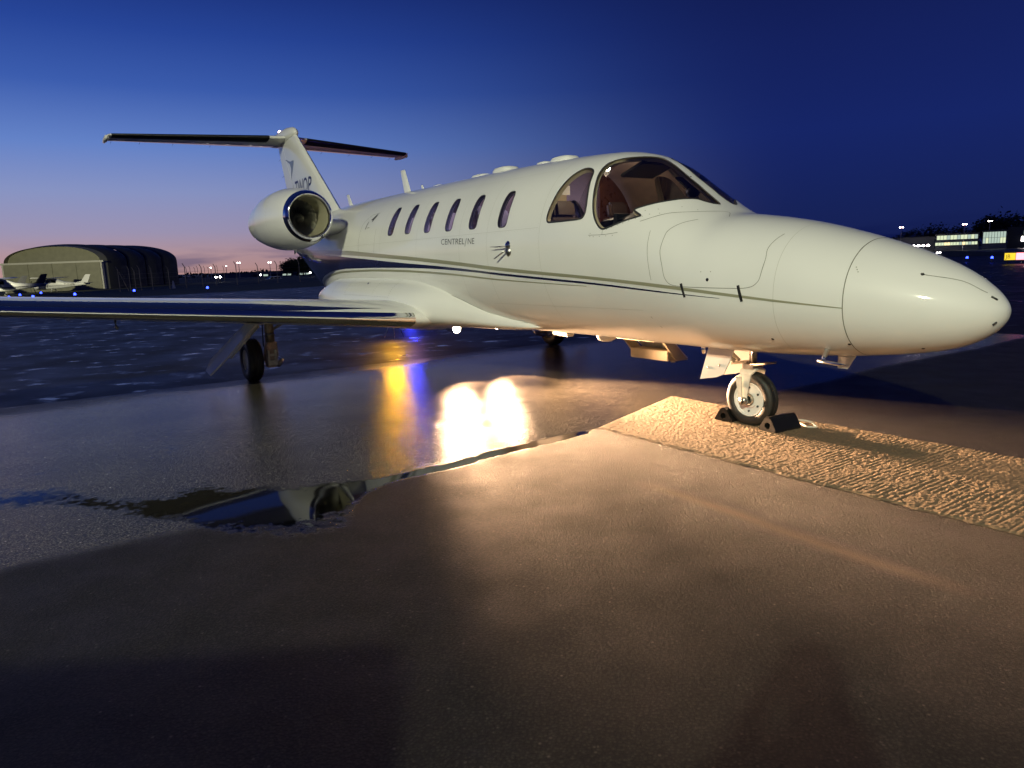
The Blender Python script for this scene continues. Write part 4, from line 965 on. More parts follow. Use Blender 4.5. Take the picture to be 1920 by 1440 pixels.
# amber beacon on the far side of the jet
def along(u, v, d):                                       # point on the ground in the vertical plane of a sight line, d metres out
    k = _fw + (u - 960) / CAM_F * _r - (v - 720) / CAM_F * _u; k = Vector((k.x, k.y, 0)).normalized(); return k * d
c = along(745, 720, 14.2)
gp = empty('warning_beacon', c, .4); tag(gp, 'amber warning beacon on a thin tripod hidden behind the fuselage', 'beacon')
for k in range(3):
    a = 2.1 * k + .3; MB().tube([(0, 0, .50), (.22 * math.cos(a), .22 * math.sin(a), 0)], .008, 6).build('tripod_leg', M['steel'], gp)
MB().tube([(0, 0, .48), (0, 0, .62)], .02, 10).build('post', M['steel'], gp)
MB().lathe([(-.04, .065), (0, .065), (0, .03)], (0, 0, .64), 'z', 18).build('lamp_base', M['black'], gp)
MB().lathe([(0, .055), (.09, .055), (.12, .035), (.125, 0)], (0, 0, .642), 'z', 18).build('amber_lamp', M['amber'], gp, True)

# ------------------------------------------------------------------ taxiway lights
def taxi_light(p, label, s=1.0, near=False):
    r0 = empty('taxiway_light', p); tag(r0, label, 'taxiway light', 'blue taxiway edge lights')
    MB().lathe([(0, .0), (0, .14 * s), (.02, .14 * s), (.03, .035 * s), (.24 * s, .03 * s), (.25 * s, .07 * s), (.28 * s, .075 * s)], (0, 0, 0), 'z', 14).build('stake', M['black'], r0)
    MB().lathe([(.28 * s, .075 * s), (.34 * s, .085 * s), (.42 * s, .06 * s), (.45 * s, 0)], (0, 0, 0), 'z', 14).build('blue_lens', M['bluelamp_near'] if near else M['bluelamp'], r0, True)
    return r0
tl = [(12, 70, 'leftmost blue taxiway light, by the picture edge'), (33, 84, 'second blue taxiway light from the left edge'), (57, 66, 'third blue taxiway light from the left edge'), (73, 92, 'fourth blue taxiway light, below the white aeroplane nose'), (136, 68, 'blue taxiway light below the white aeroplane tail'), (248, 72, 'blue taxiway light in front of the dark hangar flank'), (386, 66, 'blue taxiway light between hangar and engine, by a post'), (1815, 76, 'blue taxiway light under the terminal, left of two'), (1862, 72, 'blue taxiway light under the terminal, right of two')]
for u, d, lb in tl: taxi_light(az(u, d), lb, 1.15)
taxi_light(along(775, 640, 17.2), 'blue apron edge light hidden behind the fuselage', 1.0, True)
M['whitelamp'] = mat('white_lamp', (1, 1, 1), .3, emis=(1, .92, .88), estr=22)
M['flood'] = mat('floodlight', (1, 1, 1), .3, emis=(1, .86, .80), estr=26)
M['pinkflood'] = mat('pink_floodlight', (1, 1, 1), .3, emis=(1, .42, .42), estr=14)
for i, (u, d) in enumerate(((1763, 150), (1758, 140))):
    r0 = empty('runway_light', az(u, d)); tag(r0, ('farther' if i == 0 else 'nearer') + ' of two white runway lights above the jet nose', 'runway light', 'white runway lights')
    MB().lathe([(0, .1), (.1, .08), (.35, .06)], (0, 0, 0), 'z', 10).build('stake', M['black'], r0); MB().lathe([(.35, .06), (.42, .16), (.55, .12), (.6, 0)], (0, 0, 0), 'z', 12).build('lens', M['whitelamp'], r0, True)

# ------------------------------------------------------------------ light masts
def mast(p, h, label, heads=3, pink=False, hw=1.6, group='floodlight masts on the far side of the field'):
    r0 = empty('light_mast', p, math.atan2(-p.x, p.y)); tag(r0, label, 'light mast', group)
    MB().tube([(0, 0, 0), (0, 0, h)], [.16, .08], 8).build('pole', M['steel'], r0)
    MB().box((0, 0, h), (hw, .12, .12)).build('crossbar', M['steel'], r0)
    for k in range(heads):
        x = (k - (heads - 1) / 2) * hw / max(heads, 1)
        hd = MB().box((x, -.05, h + .22), (.42, .30, .34), Matrix.Rotation(-.3, 3, 'X')).build('lamp_head', M['black'], r0)
        MB().box((x, -.22, h + .17), (.40, .04, .32), Matrix.Rotation(-.3, 3, 'X')).build('lamp_glass', M['pinkflood'] if pink and k % 2 else M['flood'], hd)
    return r0
mast(az(396, 330), 4.6, 'faint short light mast just right of the hangar', 1)
mast(az(425, 330), 5.0, 'faint short light mast, second right of the hangar', 1)
mast(az(449, 300), 5.8, 'bright light mast left of the engine', 2)
mast(az(507, 300), 5.4, 'bright light mast below the engine nacelle', 2)
mast(az(572, 290), 5.0, 'bright light mast beside the jet tail over the tree clump', 2)
mast(az(1688, 330), 9.6, 'lit mast above the jet nose, leftmost of three by the terminal', 3, True)
mast(az(1806, 330), 9.6, 'lit mast above the terminal, middle of three', 3, True)
mast(az(1853, 360), 11.2, 'reddish lit mast above the terminal, rightmost of three', 3, True)
# the apron floodlight that lights the jet, behind the photographer
fp = Vector((-9.6, -21.9, 0)); fm = empty('apron_floodlight', fp, math.atan2(9.6, 21.9) * -1); tag(fm, 'tall apron floodlight mast standing behind the photographer', 'light mast')
MB().tube([(0, 0, 0), (0, 0, 16)], [.22, .12], 14).build('pole', M['steel'], fm)
MB().box((0, 0, 16), (2.4, .14, .14)).build('crossbar', M['steel'], fm)
for x in (-.9, -.3, .3, .9):
    h_ = MB().box((x, .05, 16.1), (.5, .35, .42), Matrix.Rotation(.5, 3, 'X')).build('lamp_head', M['black'], fm); MB().box((x, .235, 16.0), (.46, .03, .36), Matrix.Rotation(.5, 3, 'X')).build('lamp_glass', mat('sodium_glass', (1, 1, 1), .3, emis=(1, .95, .6), estr=30), h_)
sd = bpy.data.lights.new('floodlight_beam', 'SPOT'); so = bpy.data.objects.new('floodlight_beam', sd); col.objects.link(so); so.parent = fm; so.location = (0, .40, 15.75)
sd.energy = 33000; sd.color = (1.0, 1.0, .72); sd.spot_size = R(80); sd.spot_blend = .6; sd.shadow_soft_size = .35
tgt = Vector((-1.5, 12, 1)); loc_w = fm.matrix_basis @ Vector((0, .40, 15.75)); dirw = fm.matrix_basis.to_3x3().inverted() @ (tgt - loc_w); so.rotation_euler = dirw.to_track_quat('-Z', 'Y').to_euler()

# floodlight that lights the hangar front, standing beyond the jet
hp_ = az(-330, 88); hm = empty('light_mast', hp_, 0); tag(hm, 'floodlight mast beyond the left picture edge, lighting the hangar front', 'light mast')
MB().tube([(0, 0, 0), (0, 0, 7.4)], [.16, .08], 8).build('pole', M['steel'], hm); MB().box((0, 0, 7.5), (.6, .5, .4)).build('lamp_head', M['black'], hm)
hs_ = bpy.data.lights.new('hangar_beam', 'SPOT'); ho = bpy.data.objects.new('hangar_beam', hs_); col.objects.link(ho); ho.parent = hm; ho.location = (.3, .5, 7.2); hs_.energy = 48000; hs_.color = (1, .95, .62); hs_.spot_size = R(40); hs_.spot_blend = .5; hs_.shadow_soft_size = .3
ho.rotation_euler = (az(110, 136) + Vector((0, 0, 4)) - (hp_ + Vector((0, 0, 7.4)))).to_track_quat('-Z', 'Y').to_euler()

# ------------------------------------------------------------------ hangar
HL, HR = az(20, 142), az(205, 134); hx = (HR - HL); wid = hx.length; hxn = hx.normalized(); hyn = Vector((-hxn.y, hxn.x, 0))
hb = (HL + HR) / 2; hb.z -= .35
hg = empty('arched_hangar', hb, math.atan2(hxn.y, hxn.x)); tag(hg, 'grey-green arched hangar with ribbed fabric roof beyond the taxiway', 'hangar')
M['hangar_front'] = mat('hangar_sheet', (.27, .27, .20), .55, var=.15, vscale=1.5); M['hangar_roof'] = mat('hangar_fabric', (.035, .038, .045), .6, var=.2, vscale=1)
H_E, H_P = 5.0, 7.7; hw_ = wid / 2
def arch(t, w_, e, p):                                     # t 0..1 from left foot over the top to the right foot
    if t < .18: return (-w_ - .25 * math.sin(t / .18 * math.pi * .5) * 0, e * t / .18)
    if t > .82: return (w_, e * (1 - t) / .18)
    a = math.pi * (1 - (t - .18) / .64); return (w_ * math.cos(a), e + (p - e) * math.sin(a)**.85)
ts = np.linspace(0, 1, 49)
bay = 6.4
for b in range(4):
    y0 = b * bay; rows = []
    for s in np.linspace(0, 1, 9):
        k = 1.0 + .045 * math.sin(s * math.pi)**.7 + .012 * b; rows.append([(arch(t, hw_, H_E, H_P)[0] * k, y0 + s * bay + (.02 if s == 0 else 0), arch(t, hw_, H_E, H_P)[1] * (1 + (k - 1) * .9)) for t in ts])
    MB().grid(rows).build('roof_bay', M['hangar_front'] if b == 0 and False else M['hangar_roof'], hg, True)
# front: lean-to door box under the arch
front = [(arch(t, hw_, H_E, H_P)[0], .0, arch(t, hw_, H_E, H_P)[1]) for t in ts]
MB().add(front, [tuple(range(len(front)))]).build('gable', M['hangar_front'], hg)
rows = [[(arch(t, hw_, H_E, H_P)[0] * (1 - .04 * s), -1.6 * s, arch(t, hw_, H_E, H_P)[1] * (1 - .02 * s)) for t in ts] for s in np.linspace(0, 1, 6)]
MB().grid(rows).build('front_roof', M['hangar_front'], hg, True)
n_d = 8
for k in range(n_d):
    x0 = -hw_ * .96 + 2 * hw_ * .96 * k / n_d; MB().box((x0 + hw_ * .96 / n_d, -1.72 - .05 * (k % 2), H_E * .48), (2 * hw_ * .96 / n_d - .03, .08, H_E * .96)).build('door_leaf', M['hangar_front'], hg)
MB().box((0, -1.75, H_E * .99), (2 * hw_ * 1.04, .3, .28)).build('door_rail', M['gearpaint'], hg)
MB().box((hw_ * .98, -1.5, H_E * .48), (.25, .6, H_E * .96)).build('door_post', M['gearpaint'], hg); MB().box((-hw_ * .98, -1.5, H_E * .48), (.25, .6, H_E * .96)).build('door_post', M['gearpaint'], hg)
back = [(arch(t, hw_ * 1.04, H_E, H_P)[0], bay * 4, arch(t, hw_ * 1.04, H_E, H_P)[1]) for t in ts]
MB().add(back, [tuple(range(len(back)))]).build('rear_gable', M['hangar_roof'], hg)

# ------------------------------------------------------------------ light aircraft
M['dull_white'] = mat('dull_white_paint', (.55, .56, .58), .4, var=.08); M['darkblue'] = mat('dark_blue_paint', (.012, .014, .03), .35); M['darkglass'] = mat('dark_window', (.01, .012, .015), .1)
def light_plane(p, rz, label, body, tail, reg=None):
    r0 = empty('light_aeroplane', p, rz); tag(r0, label, 'aeroplane', 'light aeroplanes parked by the hangar')
    S = [(-.05, 1.12, .16, .18), (.15, 1.12, .36, .34), (.9, 1.16, .50, .48), (1.45, 1.22, .54, .55), (1.9, 1.45, .55, .74), (2.6, 1.47, .56, .76), (3.4, 1.42, .52, .68), (4.2, 1.32, .40, .46), (5.6, 1.33, .24, .28), (7.0, 1.38, .10, .18), (7.5, 1.40, .04, .12)]
    rows = []
    for x, z, hw2, hh in S: rows.append([(x, hw2 * math.copysign(abs(math.cos(a))**.7, math.cos(a)), z + hh * math.copysign(abs(math.sin(a))**.7, math.sin(a))) for a in np.linspace(0, 2 * np.pi, 24, endpoint=False)])
    fu = closed_loft(rows).build('fuselage', body, r0, True)
    rows = []
    for y, le, ch in ((-5.5, 1.75, 1.1), (-2.6, 1.55, 1.55), (0, 1.55, 1.55), (2.6, 1.55, 1.55), (5.5, 1.75, 1.1)):
        b, up, dn = airfoil(.12, 12); rows.append([(le + q * ch, y, 2.24 + abs(y) * .03 + u_ * ch) for q, u_ in zip(b[::-1][:-1], up[::-1][:-1])] + [(le + q * ch, y, 2.24 + abs(y) * .03 + d_ * ch) for q, d_ in zip(b[:-1], dn[:-1])])
    closed_loft(rows).build('wing', M['dull_white'], r0, True)
    for s in (-1, 1):
        MB().tube([(1.95, s * .5, 1.0), (2.1, s * 2.6, 2.26)], .045, 8).build('wing_strut', body, r0)
        MB().tube([(2.5, s * .45, .85), (2.55, s * 1.15, .25)], [.07, .04], 8).build('gear_leg', body, r0)
        MB().lathe([(-.08, 0), (-.08, .2), (.08, .2), (.08, 0)], (2.55, s * 1.2, .2), 'y', 16).build('main_wheel', M['rubber'], r0)
        closed_loft([[(6.55 + .2 * abs(y) / 1.7 + q * (.95 - .2 * abs(y) / 1.7), y * s, 1.5 + u_ * .08) for q, u_ in ((1, 0), (.5, .5), (.1, .5), (0, 0), (.1, -.5), (.5, -.5))] for y in (0.0, 1.7)]).build('tailplane', M['dull_white'], r0)
        for x0, x1 in ((1.75, 2.35), (2.45, 3.15)): MB().add([(x0, s * .575, 1.62), (x1, s * .575, 1.62), (x1 - .05, s * .53, 2.02), (x0 + .12, s * .53, 2.02)], [(0, 1, 2, 3)]).build('side_window', M['darkglass'], r0)
    MB().tube([(.7, 0, .8), (.7, 0, .2)], .04, 8).build('nose_leg', body, r0); MB().lathe([(-.06, 0), (-.06, .18), (.06, .18), (.06, 0)], (.7, 0, .18), 'y', 16).build('nose_wheel', M['rubber'], r0)
    MB().add([(1.42, -.5, 1.68), (1.42, .5, 1.68), (1.80, .48, 2.10), (1.80, -.48, 2.10)], [(0, 1, 2, 3)]).build('windscreen', M['darkglass'], r0)
    closed_loft([[(5.2, .02, 1.52), (7.25, .05, 1.52), (7.25, -.05, 1.52), (5.2, -.02, 1.52)], [(6.35, .03, 1.75), (7.35, .05, 1.75), (7.35, -.05, 1.75), (6.35, -.03, 1.75)], [(7.05, .02, 2.72), (7.72, .03, 2.72), (7.72, -.03, 2.72), (7.05, -.02, 2.72)]]).build('fin', tail, r0)
    MB().box((-.12, 0, 1.12), (.05, .12, 1.9), Matrix.Rotation(.5, 3, 'X')).build('propeller', M['black'], r0); MB().lathe([(-.35, 0), (-.25, .1), (-.05, .16)], (0, 0, 1.12), 'x', 14).build('spinner', tail, r0)
    for s in (-1, 1): MB().grid([[(x, s * y, z + dz) for dz in (-.05, .05)] for x, y, z in ((1.0, .525, 1.22), (2.5, .565, 1.18), (3.6, .50, 1.2), (4.4, .395, 1.24), (5.6, .25, 1.3))]).build('cheat_line', M['darkblue'], r0)
    if reg:
        for s in (-1, 1):
            me = text_mesh(reg, .52, (lambda a, b: (4.15 + a if s < 0 else 5.75 - a, s * (.40 - .09 * ((4.15 + a if s < 0 else 5.75 - a) - 4.15)) + s * .02, 1.18 + b)), .8); link('registration', me, M['darkblue'], r0, False)
    return r0
# white one side-on in front of the doors, nose to the left
vd = az(118, 120); perp = math.atan2(vd.y, vd.x) - math.pi / 2
light_plane(az(62, 126) + Vector((0, 0, -.2)), perp - .35, 'white high-wing light aeroplane side-on in front of the hangar doors', M['dull_white'], M['dull_white'], 'G-KEMI')
light_plane(az(-46, 108) + Vector((0, 0, -.1)), perp - .28, 'grey light aeroplane with dark blue fin at the left picture edge', M['dull_white'], M['darkblue'])
light_plane(az(-78, 120) + Vector((0, 0, -.1)), perp + .0, 'farthest left light aeroplane, only its dark fin showing', M['dull_white'], M['darkblue'])

# ------------------------------------------------------------------ fences
def fence(name, cols_, d0, d1, h, label):
    p0 = az(cols_[0], d0); r0 = empty(name, p0); tag(r0, label, 'fence', 'airfield perimeter fences'); prev = None; wires = MB()
    for i, u in enumerate(cols_):
        t = i / (len(cols_) - 1); p = az(u, d0 + (d1 - d0) * t) - p0; hh = h * (1 + .05 * math.sin(i * 2.3))
        MB().tube([p, p + Vector((0, 0, hh * .86)), p + Vector((-.18, -.1, hh))], .045, 6).build('post', M['dirtygear'], r0)
        if prev is not None:
            for z in (.15, .8, 1.5, 2.0):
                if z < hh: wires.tube([prev + Vector((0, 0, z)), p + Vector((0, 0, z))], .008, 4, False)
        prev = p
    wires.build('line_wire', M['steel'], r0)
    return r0
fn_ = fence('post_and_wire_fence', [222, 242, 252, 262, 284, 316, 347, 378, 404, 443, 483, 519, 561, 604], 92, 98, 2.9, 'tall post and wire fence running right from the hangar')
MB().tube([az(222, 92) + Vector((.1, 0, 2.3)) - az(222, 92), az(238, 92) - az(222, 92) + Vector((0, 0, .1))], .04, 6).build('stay', M['dirtygear'], fn_)
fence('post_and_wire_fence', [350, 357, 366, 371, 384, 391, 408, 420], 170, 175, 3.6, 'farther post and wire fence between hangar and light masts')
cn = empty('marker_cone', az(323, 96)); tag(cn, 'small white marker cone at the foot of the hangar', 'cone'); MB().lathe([(0, .32), (.06, .32), (.06, .22), (1.0, .06), (1.02, 0)], (0, 0, 0), 'z', 14).build('cone', M['dull_white'], cn, True); MB().box((0, 0, .03), (.7, .7, .06)).build('base', M['dull_white'], cn)

# ------------------------------------------------------------------ parked car
cp = az(509, 172) + Vector((0, 0, -.9)); cr_ = empty('parked_car', cp, math.atan2(cp.y, cp.x) - math.pi / 2 + .35); tag(cr_, 'silver estate car parked in the dark field beside the engine', 'car')
M['silver'] = mat('silver_paint', (.50, .52, .56), .3, .3, coat=.5)
sec = [(-2.2, .35, .55, .78), (-2.15, .28, .85, .84), (-1.3, .25, .95, .88), (-.75, .25, 1.0, .88), (1.7, .25, 1.02, .88), (2.15, .28, 1.0, .84), (2.25, .4, .7, .78)]
closed_loft([[(x, w_ * .92, z0), (x, w_, z0 + .2), (x, w_, z1 - .1), (x, w_ * .9, z1), (x, -w_ * .9, z1), (x, -w_, z1 - .1), (x, -w_, z0 + .2), (x, -w_ * .92, z0)] for x, z0, z1, w_ in sec]).build('body', M['silver'], cr_, bevel=.03)
closed_loft([[(-1.15, .80, .95), (-1.15, -.80, .95), (1.95, -.80, .98), (1.95, .80, .98)], [(-.35, .66, 1.48), (-.35, -.66, 1.48), (1.55, -.66, 1.50), (1.55, .66, 1.50)]]).build('cabin', M['silver'], cr_, bevel=.05)
for s in (-1, 1):
    for x0, x1 in ((-.80, .10), (.18, 1.05), (1.12, 1.62)): MB().add([(x0, s * .80, 1.0), (x1, s * .80, 1.0), (x1 - .08, s * .69, 1.40), (x0 + (.42 if x0 < -.5 else .04), s * .69, 1.40)], [(0, 1, 2, 3)]).build('side_window', M['darkglass'], cr_)
    for x in (-1.4, 1.4): MB().lathe([(-.1, 0), (-.1, .22), (-.1, .32), (.1, .32), (.1, 0)], (x, s * .82, .32), 'y', 20).build('wheel', M['rubber'], cr_)
    MB().box((-2.2, s * .6, .68), (.06, .35, .14)).build('headlight', M['chrome'], cr_); MB().box((2.24, s * .65, .8), (.06, .2, .25)).build('tail_light', M['redmark'], cr_)
MB().add([(-1.12, -.7, .98), (-1.12, .7, .98), (-.42, .6, 1.44), (-.42, -.6, 1.44)], [(0, 1, 2, 3)]).build('windscreen', M['darkglass'], cr_)

# unseen van added left of the photographer; its shadow darkens the near ground
van = empty('shadow_van', (-2.45, -1.62, .004), -math.pi / 2 + .05); tag(van, 'unseen dark blue van added left of the photographer to cast a shadow', 'van')
M['vanpaint'] = mat('van_dark_blue', (.02, .03, .06), .35, var=.1, coat=.6)
prof = [(-2.40, .36), (-2.43, .80), (-2.25, 1.04), (-1.72, 1.16), (-1.02, 1.98), (-.78, 2.08), (2.28, 2.10), (2.42, 1.92), (2.45, .40)]
MB().prism([(x, -.95, z) for x, z in prof], (0, 1.90, 0)).build('body', M['vanpaint'], van, bevel=.07)
MB().add([(-1.70, -.80, 1.20), (-1.70, .80, 1.20), (-1.07, .74, 1.94), (-1.07, -.74, 1.94)], [(0, 1, 2, 3)]).build('windscreen', M['darkglass'], van)
for s_ in (-1, 1):
    for x0, x1, x2, x3 in ((-1.50, -.55, -.60, -1.0), (-.40, .85, .82, -.38), (1.0, 2.2, 2.15, 1.03)): MB().add([(x0, s_ * .957, 1.22), (x1, s_ * .957, 1.22), (x2, s_ * .957, 1.82), (x3, s_ * .957, 1.82)], [(0, 1, 2, 3)]).build('side_window', M['darkglass'], van)
    for x in (-1.5, 1.5):
        wv = MB().lathe([(-.11, .0), (-.11, .20), (-.10, .30), (-.06, .335), (.06, .335), (.10, .30), (.11, .20), (.11, 0)], (x, s_ * .86, .335), 'y', 28).build('wheel', M['rubber'], van, True); MB().lathe([(-.115, 0), (-.118, .10), (-.112, .19), (.112, .19), (.118, .10), (.115, 0)], (x, s_ * .86, .335), 'y', 20).build('hubcap', M['steel'], wv, True)
    MB().box((-2.36, s_ * .72, .88), (.14, .34, .16)).build('headlight', M['chrome'], van, bevel=.02); MB().box((2.45, s_ * .86, 1.1), (.04, .12, .4)).build('tail_light', M['redmark'], van)
    MB().box((-1.45, s_ * 1.08, 1.25), (.10, .18, .22)).build('door_mirror', M['black'], van, bevel=.02); MB().box((-.50, s_ * .956, 1.0), (.14, .02, .03)).build('door_handle', M['black'], van)
MB().box((-2.42, 0, .45), (.12, 1.86, .22)).build('bumper', M['black'], van, bevel=.03); MB().box((-2.43, 0, .72), (.05, .9, .16)).build('grille', M['black'], van)
# ------------------------------------------------------------------ trees
M['leaf'] = mat('dusk_foliage', (.035, .05, .022), .7, var=.4, vscale=.6); M['bark'] = mat('bark', (.06, .045, .03), .9, var=.3)
def tree(p, h, w_, label, seed, group, leaves=900):
    r0 = empty('tree', p); tag(r0, label, 'tree', group); q = random.Random(seed)
    tr = MB().tube([(0, 0, 0), (.05 * w_, 0, h * .3), (0, .03 * w_, h * .62)], [h * .035, h * .025, h * .01], 8)
    for k in range(5):
        a = q.uniform(0, 6.28); tr.tube([(0, 0, h * (.25 + .06 * k)), (math.cos(a) * w_ * .3, math.sin(a) * w_ * .3, h * (.5 + .07 * k))], [h * .014, h * .004], 6)
    tr.build('trunk', M['bark'], r0, True)
    cl_ = [(q.uniform(-.32, .32) * w_, q.uniform(-.32, .32) * w_, h * q.uniform(.38, .86), w_ * q.uniform(.13, .26)) for k in range(16)]
    mb = MB()
    for k in range(leaves):
        cx, cy, cz, rr = cl_[q.randrange(16)]; d = Vector((q.gauss(0, 1), q.gauss(0, 1), q.gauss(0, .8))).normalized() * rr * q.uniform(.5, 1.15)
        c = Vector((cx, cy, cz)) + d; s = h * q.uniform(.03, .065); u = Vector((q.gauss(0, 1), q.gauss(0, 1), q.gauss(0, 1))).normalized(); v_ = u.orthogonal().normalized()
        mb.add([c - u * s, c + v_ * s * .6, c + u * s, c - v_ * s * .6], [(0, 1, 2, 3)])
    mb.build('crown', M['leaf'], r0); return r0
for i, (u, d, h, w_) in enumerate(((536, 262, 3.4, 6.5), (545, 258, 4.4, 8), (556, 260, 5.0, 8.5), (568, 258, 5.2, 8.5), (580, 262, 4.6, 8), (590, 264, 4.2, 8))):
    tree(az(u, d), h * 1.25, w_, ['leftmost low tree of the dark clump beside the jet tail', 'second tree of the dark clump beside the jet tail', 'third tree of the dark clump beside the jet tail', 'tallest tree of the dark clump beside the jet tail', 'fifth tree of the dark clump beside the jet tail', 'rightmost tree of the dark clump, partly behind the jet tail'][i], 40 + i, 'dark tree clump beside the jet tail', 1200)
names_r = ['leftmost tree behind the terminal', 'second tree from the left behind the terminal', 'third tree from the left behind the terminal', 'round tall tree behind the terminal left of the lit windows', 'fifth tree from the left behind the terminal', 'sixth tree from the left behind the terminal', 'seventh tree behind the terminal', 'tree behind the glass hall, right of the lit windows', 'tree on the rise behind the dark hall', 'second tree from the right on the rise behind the terminal', 'rightmost tree on the rise behind the terminal']
for i, (u, h, w_) in enumerate(((1665, 8, 10), (1684, 9, 12), (1708, 11, 14), (1741, 13, 18), (1770, 10, 14), (1795, 11, 15), (1822, 13, 16), (1850, 15, 18), (1874, 17, 20), (1900, 17.5, 22), (1930, 18, 24))):
    tree(az(u, 420), h * .92, w_, names_r[i] + ', dark against the sky', 70 + i, 'trees behind the terminal', 1100)
# far belt of woodland along the horizon, one mass
mb = MB(); q = random.Random(5)
for k in range(5200):
    u = q.uniform(-350, 2300); d = q.uniform(560, 700); p = az(u, d); hm = 1.4 + 2.0 * float(fbm(np.array([u / 37.]), np.array([2.]), 8, 4)[0]) * 2
    c = p + Vector((0, 0, q.uniform(0, 1)**.7 * hm)); s = q.uniform(.6, 1.5); a = Vector((q.gauss(0, 1), q.gauss(0, 1), q.gauss(0, 1))).normalized(); b = a.orthogonal().normalized()
    mb.add([c - a * s, c + b * s * .7, c + a * s, c - b * s * .7], [(0, 1, 2, 3)])
o = mb.build('distant_woodland', M['leaf'], None); o['kind'] = 'stuff'; o['label'] = 'low dark belt of woodland along the horizon'; o['category'] = 'woodland'

# ------------------------------------------------------------------ buildings
M['bwall'] = mat('grey_cladding', (.22, .23, .23), .6, var=.12, vscale=.5); M['bdark'] = mat('dark_cladding', (.06, .065, .075), .6)
M['litwin'] = mat('lit_window', (.1, .1, .1), .3, emis=(.90, 1.0, .66), estr=.85); M['litwin2'] = mat('lit_window_cool', (.1, .1, .1), .3, emis=(.80, 1.0, .85), estr=.55); M['litwarm'] = mat('lit_window_warm', (.1, .1, .1), .3, emis=(1, .80, .42), estr=1.5)
def building(name, u0, u1, d, h, depth, label, zoff=0.0, wallm='bwall', group='airport buildings'):
    a, b = az(u0, d), az(u1, d); v = b - a; v.z = 0; r0 = empty(name, Vector(((a.x + b.x) / 2, (a.y + b.y) / 2, (a.z + b.z) / 2 + zoff)), math.atan2(v.y, v.x)); tag(r0, label, 'building', group)
    w_ = v.length; MB().box((0, depth / 2, h / 2 - 1), (w_, depth, h + 2)).build('wall', M[wallm], r0); MB().box((0, depth / 2, h + .1), (w_ + .6, depth + .6, .3)).build('roof', M['bdark'], r0)
    return r0, w_
def windows(r0, w_, f0, f1, z0, z1, n, m_, gap=.12):
    for k in range(n):
        x0 = w_ * (f0 + (f1 - f0) * k / n - .5); x1 = w_ * (f0 + (f1 - f0) * (k + 1) / n - .5); fr = MB().box(((x0 + x1) / 2, -.02, (z0 + z1) / 2), (x1 - x0 - .02, .10, z1 - z0 + .2)).build('window_frame', M['bdark'], r0)
        MB().box(((x0 + x1) / 2, -.09, (z0 + z1) / 2), (x1 - x0 - gap, .05, z1 - z0)).build('window_pane', m_[rnd.randrange(len(m_))], fr)
bz = 1.7
b0, w0 = building('terminal_annex', 1650, 1752, 335, 3.9, 14, 'low unlit grey terminal wing left of the lit windows', bz)
b1, w1 = building('terminal_building', 1753, 1835, 330, 4.7, 18, 'two-storey terminal building with two rows of lit windows', bz)
windows(b1, w1, .03, .97, 2.5, 4.1, 12, [M['litwin'], M['litwin'], M['litwin2']]); windows(b1, w1, .0, .97, .3, 1.4, 14, [M['litwin'], M['litwarm'], M['litwin2']])
b2, w2 = building('glass_hall', 1840, 1887, 328, 5.2, 16, 'tall glass-fronted terminal hall lit from inside', bz)
windows(b2, w2, .04, .96, .5, 2.5, 8, [M['litwin2'], M['litwin']]); windows(b2, w2, .04, .96, 2.6, 4.7, 8, [M['litwin2']])
b3, w3 = building('dark_hall', 1888, 1990, 332, 6.0, 22, 'dark terminal hall at the right picture edge', bz, 'bdark')
windows(b3, w3, .26, .42, .8, 2.6, 3, [M['whitelamp']]); windows(b3, w3, .30, .36, 3.4, 4.9, 1, [M['litwin2']])
for k, u in enumerate((1713, 1722, 1731, 1740)):
    r0 = empty('bollard_lamp', az(u, 318) + Vector((0, 0, .9))); tag(r0, ['leftmost', 'second', 'third', 'rightmost'][k] + ' of four white lamps along the terminal foot', 'lamp', 'white lamps along the terminal foot')
    MB().tube([(0, 0, -1.5), (0, 0, 1.0)], .08, 8).build('post', M['black'], r0); MB().lathe([(1.0, .1), (1.1, .55), (1.5, .4), (1.75, 0)], (0, 0, 0), 'z', 12).build('lamp_glass', M['flood'], r0, True)
bl, wl = building('low_hangar', 412, 470, 330, 2.4, 12, 'low pale building on the horizon right of the arched hangar', -.6); 
bm_, wm_ = building('lit_depot', 470, 560, 340, 2.6, 12, 'long low building with small lit windows on the horizon', -.6)
windows(bm_, wm_, .05, .95, .7, 1.5, 9, [M['litwarm'], M['bdark'], M['litwin2'], M['bdark'], M['bdark']])
bn, wn2 = building('lit_shed', 560, 612, 300, 2.0, 10, 'small pale shed beside the jet tail on the horizon', -.6); windows(bn, wn2, .0, .5, .8, 1.4, 4, [M['litwin2'], M['bdark']])
for k, (u, d) in enumerate(((404, 150), (412, 150), (488, 170), (581, 170))):
    r0 = empty('ground_lamp', az(u, d)); tag(r0, ['leftmost small white ground lamp by the fence', 'second small white ground lamp by the fence', 'small white ground lamp left of the silver car', 'small white ground lamp beside the jet tail'][k], 'lamp', 'small white ground lamps')
    MB().tube([(0, 0, 0), (0, 0, .9)], .06, 6).build('post', M['black'], r0); MB().lathe([(.9, .05), (1.0, .2), (1.2, .16), (1.3, 0)], (0, 0, 0), 'z', 10).build('lamp_glass', M['whitelamp'], r0, True)
